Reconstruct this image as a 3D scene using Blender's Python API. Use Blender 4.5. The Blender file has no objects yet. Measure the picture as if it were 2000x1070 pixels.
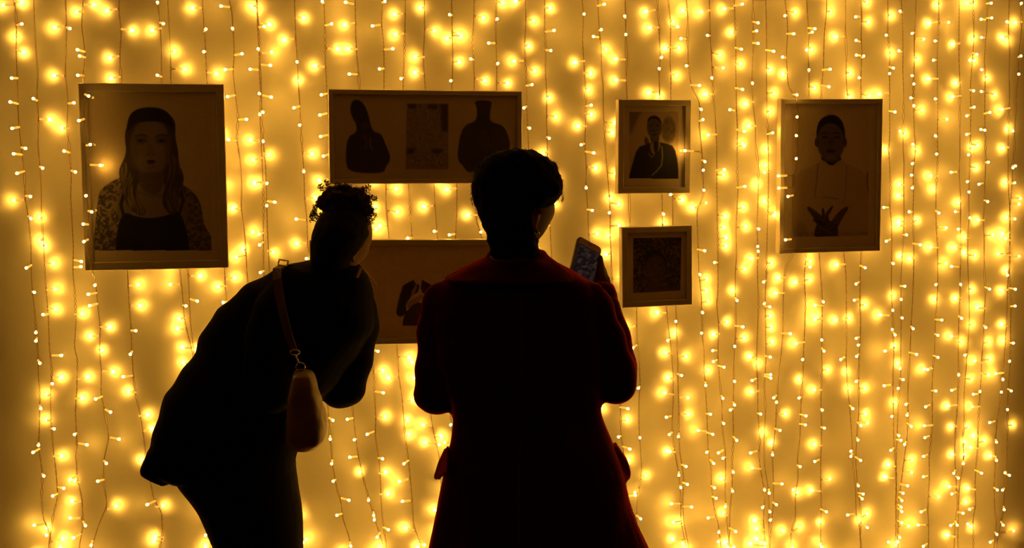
import bpy, math, random
import numpy as np
from mathutils import Vector, Matrix, Quaternion, noise

random.seed(11)
rng = np.random.default_rng(5)
scene = bpy.context.scene
COL = scene.collection
R_ = math.radians

# ------------------------------------------------------------------ camera
FPX = 2400.0
YAW, PITCH = R_(12.0), R_(5.6)
Fw = Vector((math.sin(YAW)*math.cos(PITCH), math.cos(YAW)*math.cos(PITCH), -math.sin(PITCH)))
Rt = Vector((math.cos(YAW), -math.sin(YAW), 0))
Up = Rt.cross(Fw).normalized()
CAMZ = 1.62
CAM = Vector((-3.75*Fw.x, -3.75*Fw.y, CAMZ))
cd = bpy.data.cameras.new('camera'); cam = bpy.data.objects.new('camera', cd); COL.objects.link(cam)
cam.matrix_world = Matrix(((Rt.x, Up.x, -Fw.x, CAM.x), (Rt.y, Up.y, -Fw.y, CAM.y), (Rt.z, Up.z, -Fw.z, CAM.z), (0, 0, 0, 1)))
cd.sensor_width = 36; cd.lens = 36*FPX/2000; cd.clip_start = 0.05
scene.camera = cam

# ------------------------------------------------------------------ light / exposure
w = bpy.data.worlds.new('world'); scene.world = w; w.use_nodes = True
w.node_tree.nodes['Background'].inputs[0].default_value = (0.02, 0.012, 0.006, 1)
w.node_tree.nodes['Background'].inputs[1].default_value = 0.1
vs = scene.view_settings
vs.view_transform = 'Standard'; vs.look = 'None'; vs.gamma = 1; vs.use_curve_mapping = False
vs.exposure = 0.0
LED_FRONT, LED_SIDE = 240.0, 21.0        # a moulded LED throws most of its light forward
LED_COLOR = (1.0, 0.485, 0.052)
scene.cycles.use_light_tree = True
scene.cycles.use_denoising = True
scene.cycles.max_bounces = 8
scene.cycles.diffuse_bounces = 4
scene.cycles.sample_clamp_indirect = 4

# ------------------------------------------------------------------ helpers
def ray(px, py):
    return Fw + Rt*((px-1000)/FPX) - Up*((py-535)/FPX)
def P(px, py, d):                       # point seen at (px, py), d metres deep
    return CAM + ray(px, py)*d
def W(px, py, y):                       # point seen at (px, py) on the plane y
    r = ray(px, py); return CAM + r*((y-CAM.y)/r.y)
def proj(p):
    q = p-CAM; d = q.dot(Fw)
    return 1000+FPX*q.dot(Rt)/d, 535-FPX*q.dot(Up)/d
def ppm(d): return FPX/d

def tag(o, label=None, cat=None, group=None, kind=None):
    if label: o['label'] = label
    if cat: o['category'] = cat
    if group: o['group'] = group
    if kind: o['kind'] = kind
    return o
def link(name, me, mats=None, parent=None, loc=None):
    o = bpy.data.objects.new(name, me); COL.objects.link(o)
    if mats is not None and me is not None:
        for m in (mats if isinstance(mats, (list, tuple)) else [mats]): me.materials.append(m)
    if parent: o.parent = parent
    if loc is not None: o.location = loc
    return o
def empty(name, loc, label, cat, group=None):
    o = link(name, None); o.location = loc; o.empty_display_size = 0.05
    return tag(o, label, cat, group)
class MB:
    def __init__(s): s.v = []; s.f = []; s.m = []
    def add(s, vs, fs, mi=0):
        n = len(s.v); s.v += [tuple(v) for v in vs]; s.f += [tuple(i+n for i in f) for f in fs]; s.m += [mi]*len(fs)
    def box(s, c, u, v, w_, mi=0):      # centre and three half-axis vectors
        c, u, v, w_ = map(Vector, (c, u, v, w_))
        vs = [c+u*a+v*b+w_*g for a in (-1, 1) for b in (-1, 1) for g in (-1, 1)]
        s.add(vs, [(0,1,3,2),(4,6,7,5),(0,4,5,1),(2,3,7,6),(0,2,6,4),(1,5,7,3)], mi)
    def rings(s, rs, mi=0, cap=True, closed=False):
        n = len(rs[0]); vs = [p for r in rs for p in r]; fs = []
        k = len(rs)
        for i in range(k if closed else k-1):
            for j in range(n):
                a = i*n+j; b = i*n+(j+1) % n; c = ((i+1) % k)*n+(j+1) % n; d = ((i+1) % k)*n+j
                fs.append((a, b, c, d))
        if cap and not closed:
            fs.append(tuple(range(n))[::-1]); fs.append(tuple((k-1)*n+j for j in range(n)))
        s.add(vs, fs, mi)
    def tube(s, pts, rad, n=6, mi=0, cap=True, closed=False):
        pts = [Vector(p) for p in pts]; m = len(pts)
        if not hasattr(rad, '__len__'): rad = [rad]*m
        rs = []; prev = None
        for i, p in enumerate(pts):
            if closed: t = pts[(i+1) % m]-pts[i-1]
            else: t = pts[min(i+1, m-1)]-pts[max(i-1, 0)]
            t.normalize()
            if prev is None:
                a = Vector((0, 0, 1)) if abs(t.z) < .9 else Vector((1, 0, 0))
                prev = (a-t*a.dot(t)).normalized()
            else:
                prev = (prev-t*prev.dot(t)).normalized()
            b = t.cross(prev)
            rs.append([p+(prev*math.cos(2*math.pi*j/n)+b*math.sin(2*math.pi*j/n))*rad[i] for j in range(n)])
        s.rings(rs, mi, cap, closed)
    def limb(s, pts, rad, n=16):        # tapered limb with round ends
        pts = [Vector(p) for p in pts]; rad = list(rad)
        P0, P1 = pts[0], pts[-1]; d0 = (pts[0]-pts[1]).normalized(); d1 = (pts[-1]-pts[-2]).normalized()
        pp, rr = [], []
        for k in (0.05, .35, .65, .9): pp.append(P0+d0*rad[0]*math.sqrt(1-k*k)); rr.append(rad[0]*k)
        sm, sr = smooth_path(pts, rad, 7)
        pp += sm; rr += sr
        for k in (.9, .65, .35, .05): pp.append(P1+d1*rad[-1]*math.sqrt(1-k*k)); rr.append(rad[-1]*k)
        s.tube(pp, rr, n)
    def ellipsoid(s, c, u, v, w_, nu=20, nv=12, mi=0):
        c, u, v, w_ = map(Vector, (c, u, v, w_)); rs = []
        for i in range(nv+1):
            th = math.pi*(0.02+0.96*i/nv)
            rs.append([c+(u*math.cos(2*math.pi*j/nu)+v*math.sin(2*math.pi*j/nu))*math.sin(th)+w_*math.cos(th) for j in range(nu)])
        s.rings(rs, mi)
    def mesh(s, name, smooth=False):
        me = bpy.data.meshes.new(name); me.from_pydata(s.v, [], s.f)
        me.polygons.foreach_set('material_index', s.m)
        if smooth: me.polygons.foreach_set('use_smooth', [True]*len(s.f))
        me.update(); return me
    def obj(s, name, mats, parent=None, smooth=False):
        me = s.mesh(name, smooth)
        if parent:
            off = parent.location
            me.transform(Matrix.Translation(-Vector(off)))
        return link(name, me, mats, parent)
def smooth_path(pts, rad, k):
    out, ro = [], []; n = len(pts)
    for i in range(n-1):
        p0, p1, p2, p3 = pts[max(i-1, 0)], pts[i], pts[i+1], pts[min(i+2, n-1)]
        for j in range(k if i < n-2 else k+1):
            t = j/k
            out.append(0.5*((2*p1)+(p2-p0)*t+(2*p0-5*p1+4*p2-p3)*t*t+(3*p1-p0-3*p2+p3)*t**3))
            ro.append(rad[i]*(1-t)+rad[i+1]*t)
    return out, ro
def remesh(mb, voxel, smooth=4, disp=None, sub=0):   # closed pieces fused into one continuous surface
    me = mb.mesh('tmp'); o = link('tmp', me)
    m = o.modifiers.new('r', 'REMESH'); m.mode = 'VOXEL'; m.voxel_size = voxel; m.use_smooth_shade = True
    if smooth:
        s = o.modifiers.new('s', 'SMOOTH'); s.factor = 0.5; s.iterations = smooth
    dg = bpy.context.evaluated_depsgraph_get(); dg.update()
    out = bpy.data.meshes.new_from_object(o.evaluated_get(dg))
    bpy.data.objects.remove(o); bpy.data.meshes.remove(me)
    if disp:
        out.update()
        n = len(out.vertices)
        for v in out.vertices:
            v.co = v.co + v.normal*disp(v.co)
        out.update()
    out.polygons.foreach_set('use_smooth', [True]*len(out.polygons))
    return out
def place(me, name, mats, parent):
    me.name = name; me.materials.clear()
    me.transform(Matrix.Translation(-parent.location))
    return link(name, me, mats, parent)

def mat(name, col, rough=0.6, metal=0.0, emit=None, es=0.0, sheen=0.0, sheen_tint=None, spec=0.5, noise_amt=0.0, nscale=40, bump=0.0, trans=0.0, sub=0.0):
    m = bpy.data.materials.new(name); m.use_nodes = True; nt = m.node_tree; b = nt.nodes['Principled BSDF']
    b.inputs['Base Color'].default_value = (*col, 1); b.inputs['Roughness'].default_value = rough
    b.inputs['Metallic'].default_value = metal; b.inputs['Specular IOR Level'].default_value = spec
    if emit: b.inputs['Emission Color'].default_value = (*emit, 1); b.inputs['Emission Strength'].default_value = es
    if sheen:
        b.inputs['Sheen Weight'].default_value = sheen; b.inputs['Sheen Roughness'].default_value = 0.25
        b.inputs['Sheen Tint'].default_value = (*(sheen_tint or col), 1)
    if trans: b.inputs['Transmission Weight'].default_value = trans
    if noise_amt or bump:
        tc = nt.nodes.new('ShaderNodeTexCoord'); n = nt.nodes.new('ShaderNodeTexNoise')
        n.inputs['Scale'].default_value = nscale; n.inputs['Detail'].default_value = 6
        nt.links.new(tc.outputs['Object'], n.inputs['Vector'])
        if noise_amt:
            r = nt.nodes.new('ShaderNodeMapRange'); r.inputs['To Min'].default_value = 1-noise_amt; r.inputs['To Max'].default_value = 1+noise_amt
            mx = nt.nodes.new('ShaderNodeVectorMath'); mx.operation = 'SCALE'; mx.inputs[0].default_value = col
            nt.links.new(n.outputs['Fac'], r.inputs['Value']); nt.links.new(r.outputs[0], mx.inputs['Scale'])
            nt.links.new(mx.outputs[0], b.inputs['Base Color'])
        if bump:
            bp = nt.nodes.new('ShaderNodeBump'); bp.inputs['Strength'].default_value = bump; bp.inputs['Distance'].default_value = 0.004
            nt.links.new(n.outputs['Fac'], bp.inputs['Height']); nt.links.new(bp.outputs[0], b.inputs['Normal'])
    return m

M = {}
M['wall'] = mat('wall_paint', (0.74, 0.70, 0.64), 0.85, noise_amt=0.10, nscale=5, bump=0.25, spec=0.2)
M['room'] = mat('room_paint', (0.44, 0.34, 0.27), 0.9, noise_amt=0.03, nscale=3)
M['floor'] = mat('floor_boards', (0.22, 0.14, 0.09), 0.5, noise_amt=0.2, nscale=8)
M['tip'] = mat('led_light', (1, .8, .5), 0.4, emit=LED_COLOR, es=LED_SIDE)
nt = M['tip'].node_tree; tc = nt.nodes.new('ShaderNodeTexCoord'); sp = nt.nodes.new('ShaderNodeSeparateXYZ'); rg = nt.nodes.new('ShaderNodeMapRange')
rg.inputs['From Min'].default_value = 0.15; rg.inputs['From Max'].default_value = 0.85; rg.inputs['To Min'].default_value = LED_SIDE; rg.inputs['To Max'].default_value = LED_FRONT
nt.links.new(tc.outputs['Normal'], sp.inputs[0]); nt.links.new(sp.outputs['Z'], rg.inputs['Value']); nt.links.new(rg.outputs[0], nt.nodes['Principled BSDF'].inputs['Emission Strength'])
M['housing'] = mat('led_sleeve', (0.85, 0.55, 0.18), 0.25, emit=(1.0, 0.50, 0.07), es=0.75, spec=0.6)
M['wire'] = mat('clear_brown_wire', (0.27, 0.165, 0.05), 0.3, spec=0.6)
M['frame_white'] = mat('frame_pale_wood', (0.55, 0.49, 0.41), 0.5, noise_amt=0.08, nscale=60)
M['backing'] = mat('frame_backing', (0.35, 0.27, 0.2), 0.8)
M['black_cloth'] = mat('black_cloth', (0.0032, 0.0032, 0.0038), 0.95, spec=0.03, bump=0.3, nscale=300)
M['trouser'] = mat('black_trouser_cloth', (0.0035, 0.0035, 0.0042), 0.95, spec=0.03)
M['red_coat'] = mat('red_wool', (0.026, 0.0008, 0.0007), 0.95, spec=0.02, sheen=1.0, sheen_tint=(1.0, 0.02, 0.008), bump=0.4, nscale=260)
M['lining'] = mat('coat_lining', (0.02, 0.01, 0.01), 0.6)
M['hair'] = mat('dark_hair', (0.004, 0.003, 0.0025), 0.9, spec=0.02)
M['hair_brown'] = mat('dark_brown_curls', (0.016, 0.006, 0.003), 0.75, spec=0.1)
M['skin'] = mat('brown_skin', (0.12, 0.055, 0.030), 0.7, spec=0.15)
M['skin2'] = mat('warm_brown_skin', (0.13, 0.060, 0.032), 0.7, spec=0.15)
M['gold'] = mat('gold_metal', (1.0, 0.75, 0.3), 0.4, metal=1)
M['silver'] = mat('silver_metal', (0.75, 0.7, 0.65), 0.25, metal=1)
M['leather'] = mat('tan_leather', (0.10, 0.042, 0.018), 0.45, noise_amt=0.2, nscale=30)
M['strap'] = mat('brown_strap_leather', (0.06, 0.028, 0.014), 0.7, spec=0.15)
M['shoe'] = mat('black_shoe_leather', (0.01, 0.01, 0.01), 0.4)
M['phone'] = mat('phone_case', (0.02, 0.015, 0.015), 0.35)
M['phone_face'] = mat('phone_front_bezel', (0.55, 0.36, 0.30), 0.35)
M['metal_rail'] = mat('white_rail', (0.6, 0.6, 0.58), 0.4)
# glass: thin clear pane with a fresnel reflection
g = bpy.data.materials.new('clear_glass'); g.use_nodes = True; nt = g.node_tree; nt.nodes.clear()
out = nt.nodes.new('ShaderNodeOutputMaterial'); mx = nt.nodes.new('ShaderNodeMixShader'); tr = nt.nodes.new('ShaderNodeBsdfTransparent')
gl = nt.nodes.new('ShaderNodeBsdfGlossy'); gl.inputs['Roughness'].default_value = 0.02; fr = nt.nodes.new('ShaderNodeFresnel'); fr.inputs[0].default_value = 1.5
geo = nt.nodes.new('ShaderNodeNewGeometry'); inv = nt.nodes.new('ShaderNodeMath'); inv.operation = 'SUBTRACT'; inv.inputs[0].default_value = 1; nt.links.new(geo.outputs['Backfacing'], inv.inputs[1])
mul = nt.nodes.new('ShaderNodeMath'); mul.operation = 'MULTIPLY'; nt.links.new(fr.outputs[0], mul.inputs[0]); nt.links.new(inv.outputs[0], mul.inputs[1])
nt.links.new(mul.outputs[0], mx.inputs[0]); nt.links.new(tr.outputs[0], mx.inputs[1]); nt.links.new(gl.outputs[0], mx.inputs[2]); nt.links.new(mx.outputs[0], out.inputs[0])
M['glass'] = g
# print: drawing held in a colour attribute
pm = bpy.data.materials.new('printed_paper'); pm.use_nodes = True; nt = pm.node_tree
at_ = nt.nodes.new('ShaderNodeAttribute'); at_.attribute_name = 'ink'
nt.links.new(at_.outputs['Color'], nt.nodes['Principled BSDF'].inputs['Base Color']); nt.nodes['Principled BSDF'].inputs['Roughness'].default_value = 0.8
nt.nodes['Principled BSDF'].inputs['Specular IOR Level'].default_value = 0.1
M['print'] = pm
# phone screen: dim live picture of the wall
sm = mat('phone_screen', (0.01, 0.01, 0.012), 0.15); nt = sm.node_tree; b = nt.nodes['Principled BSDF']
tc = nt.nodes.new('ShaderNodeTexCoord'); nz = nt.nodes.new('ShaderNodeTexNoise'); nz.inputs['Scale'].default_value = 55; nz.inputs['Detail'].default_value = 5
mp = nt.nodes.new('ShaderNodeMapping'); mp.inputs['Scale'].default_value = (1, 1, 2.2)
cr = nt.nodes.new('ShaderNodeValToRGB'); cr.color_ramp.elements[0].position = 0.46; cr.color_ramp.elements[0].color = (0.004, 0.005, 0.008, 1)
cr.color_ramp.elements[1].position = 0.75; cr.color_ramp.elements[1].color = (0.10, 0.065, 0.05, 1)
nt.links.new(tc.outputs['Object'], mp.inputs[0]); nt.links.new(mp.outputs[0], nz.inputs['Vector']); nt.links.new(nz.outputs['Fac'], cr.inputs[0])
nt.links.new(cr.outputs[0], b.inputs['Emission Color']); b.inputs['Emission Strength'].default_value = 0.45
M['screen'] = sm

# ------------------------------------------------------------------ room
X0, X1, Y1, ZC = -3.2, 3.6, -6.2, 2.75
def slab(name, lo, hi, m):
    mb = MB(); c = (Vector(lo)+Vector(hi))/2; h = (Vector(hi)-Vector(lo))/2
    mb.box(c, (h.x, 0, 0), (0, h.y, 0), (0, 0, h.z)); return tag(mb.obj(name, m), kind='structure')
slab('wall_back', (X0-.1, 0, 0), (X1+.1, .1, ZC), M['wall'])
slab('wall_left', (X0-.1, Y1, 0), (X0, 0, ZC), M['room'])
slab('wall_right', (X1, Y1, 0), (X1+.1, 0, ZC), M['room'])
slab('wall_front', (X0-.1, Y1-.1, 0), (X1+.1, Y1, ZC), M['room'])
slab('floor', (X0-.1, Y1-.1, -.1), (X1+.1, .1, 0), M['floor'])
slab('ceiling', (X0-.1, Y1-.1, ZC), (X1+.1, .1, ZC+.1), M['room'])

# ------------------------------------------------------------------ fairy-light strands
# each strand: its wire as seen in the photograph, traced in four-by-two crops (half-pixel units, crop column, row)
def ctl(*segs):
    out = []
    for ox, oy, s in segs:
        n = [float(a) for a in s.replace(',', ' ').split()]
        out += [(ox+n[i]/2, oy+n[i+1]/2) for i in range(0, len(n), 2)]
    return out
T1, T2, T3, T4 = (0, 0), (500, 0), (1000, 0), (1500, 0)
B1, B2, B3, B4 = (0, 535), (500, 535), (1000, 535), (1500, 535)
STR = [
 ([(*T1,'55,0 62,50 65,140 64,200 70,300 72,395 76,495 85,590 95,680 97,770 110,850 120,950'),(*B1,'122,0 125,60 135,150 140,230 145,300 148,400 155,480 155,600 152,670 168,780 163,870 170,960 198,1010 195,1065')],
  'outermost fairy light strand at the far left, beside the dark bare wall'),
 ([(*T1,'130,0 133,100 140,200 148,290 143,380 150,460 147,570 155,650 160,730 163,850 172,950'),(*B1,'178,0 185,100 190,180 193,290 203,380 197,480 200,590 208,680 218,780 224,870 205,950 190,1060')],
  'fairy light strand second from the far left of the curtain'),
 ([(*T1,'255,0 260,110 258,200 255,295 265,390 262,490 272,590 280,680 278,775 283,860 288,960'),(*B1,'285,0 292,70 297,180 290,290 303,330 300,450 293,540 298,640 298,790 320,880 325,980 310,1065')],
  'fairy light strand third from the far left, just clear of the long-haired woman portrait'),
 ([(*T1,'325,0 318,100 332,200 328,290 345,375 340,460 350,560 347,650 350,750 358,830 355,930 362,1000'),(*B1,'375,0 380,110 392,210 388,300 395,380 393,470 410,550 425,640 405,730 405,810 420,900 385,980 360,1065')],
  'fairy light strand hanging in front of the left side of the long-haired woman portrait'),
 ([(*T1,'465,0 463,40 473,120 467,220 472,320'),(*B1,'500,0 505,110 512,200 515,290 520,390 527,460 548,550 560,620 570,720 590,830 600,885 630,930 635,1020 625,1065')],
  'fairy light strand passing behind the long-haired woman portrait, leftmost of the four behind it'),
 ([(*T1,'615,0 625,100 630,190 630,320'),(*B1,'705,0 712,60 720,170 735,240 750,290 790,700 820,1000 822,1065')],
  'fairy light strand second from left of the four behind the long-haired woman portrait'),
 ([(*T1,'655,0 660,90 667,200 668,320'),(*B1,'735,0 740,110 742,180 755,290 800,600 870,1065')],
  'fairy light strand third from left of the four behind the long-haired woman portrait'),
 ([(*T1,'790,0 795,70 803,200 808,320'),(*B1,'878,0 880,60 885,90 920,600 960,1065')],
  'fairy light strand rightmost of the four behind the long-haired woman portrait'),
 ([(*T1,'895,0 905,40 910,110 915,200 910,280 920,375 930,460 925,545 940,640 945,720 942,810 955,900 962,1000'),(*B1,'965,0 968,30 1010,600 1040,1065')],
  'fairy light strand hanging just right of the long-haired woman portrait'),
 ([(*T2,'5,0 10,100 15,190 12,270 18,360 15,440 20,550 25,650 30,800 28,900 30,1060'),(*B2,'45,300 90,1065')],
  'left one of the close pair of light strands above the leaning person\'s back'),
 ([(*T2,'1,0 6,100 12,200 20,300 22,430 28,550 38,650 42,800 45,900 52,1050'),(*B2,'90,500 140,1065')],
  'right one of the close pair of light strands above the leaning person\'s back'),
 ([(*T2,'150,0 155,140 162,240 165,310 172,420 175,490 182,600 187,670 190,770 200,860 202,950 208,1005'),(*B2,'283,540 290,640 298,740 318,850 332,890 340,960 365,1030 370,1065')],
  'light strand left of the wide two-figure frame, seen again below the handbag'),
 ([(*T2,'265,0 270,90 270,185 272,265 278,360 284,540 300,1000'),(*B2,'375,500 385,600 398,700 415,780 440,880 465,960 480,1010 500,1065')],
  'light strand running behind the left edge of the wide two-figure frame'),
 ([(*T2,'388,0 390,100 392,185 400,280 405,345 430,720'),(*B2,'450,290 460,390 462,460 468,560 465,630 480,720 487,800 490,880 495,960 510,1065')],
  'light strand behind the wide two-figure frame above the bun of the leaning person'),
 ([(*T2,'495,0 492,100 500,180 500,345 508,720 507,800 518,930'),(*B2,'550,280 558,400 570,480 577,560 583,640 597,730 605,810 612,890 615,975 645,1065')],
  'leftmost light strand crossing the gap between the two wide frames'),
 ([(*T2,'583,0 582,130 580,220 575,345 597,720 605,830 610,930'),(*B2,'665,400 685,570 700,650 715,710 740,1065')],
  'second light strand from left crossing the gap between the two wide frames'),
 ([(*T2,'658,0 660,120 655,220 658,290 662,345 697,720 700,800 708,930'),(*B2,'748,400 758,540 765,600 800,1065')],
  'third light strand from left crossing the gap between the two wide frames'),
 ([(*T2,'762,0 765,140 768,240 765,345 785,720 785,830 780,930'),(*B2,'830,500 850,1065')],
  'fourth light strand from left crossing the gap between the two wide frames'),
 ([(*T2,'850,0 850,60 847,140 850,230 855,310 853,350 860,790 862,860 885,930'),(*B2,'900,500 930,1065')],
  'fifth light strand crossing the gap between the two wide frames, nearest the short-haired head'),
 ([(*T2,'940,0 937,70 938,165 942,245 940,350 950,930'),(*B2,'960,500 990,1065')],
  'light strand dropping behind the right end of the wide two-figure frame'),
 ([(*T3,'52,0 55,70 50,170 52,240 57,330 55,420 62,580 75,900'),(*B3,'90,500 110,1065')],
  'light strand beside the right edge of the wide two-figure frame, ending at the short hair'),
 ([(*T3,'130,0 130,120 135,200 132,280 137,380 135,460 138,540 140,600 150,955'),(*B3,'155,0 180,500 210,1065')],
  'light strand dropping behind the forehead of the person in the red coat'),
 ([(*T3,'275,0 282,60 278,150 282,230 287,310 290,400 288,490 285,560 292,650 290,730 297,820 297,910 300,940'),(*B3,'315,200 330,600 360,1065')],
  'light strand running straight down to the raised phone'),
 ([(*T3,'338,0 342,110 350,190 350,280 357,340 358,430 362,510 367,600 372,680 377,750 380,830 380,920 385,1000'),(*B3,'388,0 392,60 410,300 425,515 428,630 440,700 460,1065')],
  'light strand between the raised phone and the two small frames'),
 ([(*T3,'440,0 443,60 445,135 450,230 448,310 452,380 460,760 463,880'),(*B3,'483,135 485,220 487,280 497,350 500,430 495,500 495,600 500,680 507,760 500,830 490,900 495,1065')],
  'leftmost light strand passing behind the two small frames'),
 ([(*T3,'572,0 575,100 580,220 575,300 578,380 583,760 583,870'),(*B3,'603,130 612,220 622,300 630,400 632,500 628,600 640,700 655,790 660,880 658,950 665,1000 680,1065')],
  'middle light strand of the three passing behind the two small frames'),
 ([(*T3,'610,0 620,85 620,160 618,240 622,300 620,385 625,760 628,860'),(*B3,'640,140 645,250 650,320 652,420 655,500 652,600 655,700 668,790 665,880 668,960 690,1065')],
  'rightmost light strand of the three passing behind the two small frames'),
 ([(*T3,'678,0 685,60 688,180 692,260 702,340 705,430 702,500 712,590 715,670 720,750 725,850 728,970'),(*B3,'728,0 735,70 737,150 740,240 748,300 750,380 755,440 760,530 762,620 765,690 775,740 780,820 790,900 810,980 820,1065')],
  'light strand hanging along the right edges of the two small frames'),
 ([(*T3,'770,0 773,60 775,140 780,220 783,300 785,370 790,460 795,560 797,680 800,770 803,850 805,930'),(*B3,'805,0 805,60 800,120 810,200 808,320 815,420 822,510 820,600 830,680 832,760 830,850 838,950 848,1065')],
  'light strand on open wall, first past the one edging the small frames'),
 ([(*T3,'870,0 872,120 875,200 875,260 877,350 878,430 880,510 877,570 875,660 878,730 875,810 873,890 878,1000'),(*B3,'873,0 873,90 875,200 870,280 868,370 870,420 868,540 868,650 860,720 858,830 848,930 850,1000 845,1065')],
  'light strand on open wall midway between the small frames and the crossed-hands portrait'),
 ([(*T3,'943,0 942,90 943,170 940,250 938,320 942,400 950,490 948,560 958,650 957,720 957,800 955,890 962,970'),(*B3,'960,0 963,100 960,190 958,260 957,350 965,430 965,540 970,640 965,720 970,770 985,850 980,960 990,1065')],
  'light strand on open wall, second to the left of the crossed-hands portrait'),
 ([(*T3,'992,0 993,50 995,290 997,600 997,900'),(*B3,'995,0 990,70 990,180 995,350 990,440 995,540 985,650 985,750 1000,850 1005,1065')],
  'light strand on open wall, nearest to the left side of the crossed-hands portrait'),
 ([(*T4,'70,0 77,60 78,130 72,220 76,290 80,380 82,455 80,530 78,620 68,690 72,770 65,840 65,940 67,1000'),(*B4,'65,0 60,100 58,230 50,320 42,390 38,500 35,600 20,710 22,820 18,900 5,1065')],
  'light strand hanging in front of the left side of the crossed-hands portrait'),
 ([(*T4,'155,0 158,60 162,130 158,190 160,270 162,380 148,990'),(*B4,'142,0 148,115 145,175 140,270 138,330 137,420 133,520 130,640 118,720 118,800 105,860 105,960 88,1000 88,1065')],
  'leftmost light strand passing behind the crossed-hands portrait'),
 ([(*T4,'225,0 225,60 220,120 220,195 220,270 212,345 212,380 200,990'),(*B4,'203,0 207,110 207,250 210,380 207,450 205,530 208,600 205,700 207,800 213,910 210,1065')],
  'second light strand from left passing behind the crossed-hands portrait'),
 ([(*T4,'303,0 303,130 308,210 305,290 308,380 297,990'),(*B4,'305,0 308,170 312,260 310,330 315,450 320,530 325,650 328,740 340,830 343,930 358,1000 358,1065')],
  'third light strand from left passing behind the crossed-hands portrait'),
 ([(*T4,'368,0 370,70 365,150 368,210 363,300 365,380 362,990'),(*B4,'360,30 360,120 362,180 360,250 355,330 357,450 360,545 352,640 345,740 350,830 362,950 358,1020 365,1065')],
  'rightmost light strand passing behind the crossed-hands portrait'),
 ([(*T4,'465,0 465,60 462,140 470,205 470,290 475,365 477,440 480,510 475,590 478,650 480,730 477,800 485,880 487,960'),(*B4,'487,0 485,80 487,150 485,250 487,300 483,400 487,500 490,650 498,780 498,850 500,950 500,1065')],
  'first light strand to the right of the crossed-hands portrait'),
 ([(*T4,'525,0 530,50 528,200 527,270 530,340 532,420 530,510 528,580 530,630 525,720 525,800 525,900 522,1000'),(*B4,'520,0 520,100 520,200 518,290 520,380 515,460 513,550 510,640 502,740 500,830 495,900 500,980 503,1065')],
  'second light strand to the right of the crossed-hands portrait'),
 ([(*T4,'575,0 577,80 575,150 577,230 573,330 570,400 572,500 578,580 570,680 572,760 568,850 567,960'),(*B4,'563,0 560,90 557,180 555,300 552,350 545,450 545,550 543,640 535,720 525,830 515,900 512,1000 510,1065')],
  'third light strand to the right of the crossed-hands portrait'),
 ([(*T4,'663,0 665,80 665,160 665,230 667,310 665,390 665,450 663,530 665,600 663,680 660,740 660,890 662,960'),(*B4,'658,0 655,100 650,180 650,240 648,320 643,380 640,450 640,590 635,650 630,720 635,790 633,870 630,920 633,980 630,1065')],
  'fourth light strand to the right of the crossed-hands portrait'),
 ([(*T4,'750,0 752,90 750,240 752,330 750,450 752,520 753,600 750,680 752,780 747,900 748,970'),(*B4,'745,0 748,90 745,180 743,300 743,400 740,500 737,600 735,690 740,800 743,900 730,980 725,1065')],
  'fifth light strand counted in from the far right of the curtain'),
 ([(*T4,'795,0 797,70 800,150 797,230 793,350 797,420 795,500 793,580 790,640 787,710 787,790 790,850 785,920 783,1000'),(*B4,'783,0 783,60 782,130 780,200 773,320 770,390 765,470 765,590 757,640 762,700 757,760 747,830 748,910 748,1065')],
  'fourth light strand counted in from the far right of the curtain'),
 ([(*T4,'850,0 852,80 850,150 847,230 853,300 850,500 850,560 853,620 850,720 850,790 845,870 848,930 845,1000'),(*B4,'843,0 845,60 840,130 837,200 838,250 832,330 833,400 827,470 823,520 818,590 817,680 812,760 812,840 818,900 808,960 807,1065')],
  'third light strand counted in from the far right of the curtain'),
 ([(*T4,'948,0 945,140 948,200 943,290 945,370 943,430 943,500 940,650 938,720 940,850 938,940 940,1000'),(*B4,'936,0 934,60 934,130 932,190 925,290 918,380 912,450 905,540 895,650 895,740 885,830 885,920 890,970 882,1050')],
  'left one of the two outermost light strands at the far right'),
 ([(*T4,'980,0 985,90 983,150 975,220 980,290 975,370 975,430 967,500 965,570 957,650 955,720 948,820 948,1000'),(*B4,'942,60 945,120 941,200 943,340 937,450 935,540 932,650 930,710 930,780 925,860 925,930 910,1010 898,1060')],
  'right one of the two outermost light strands at the far right'),
]
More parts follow.
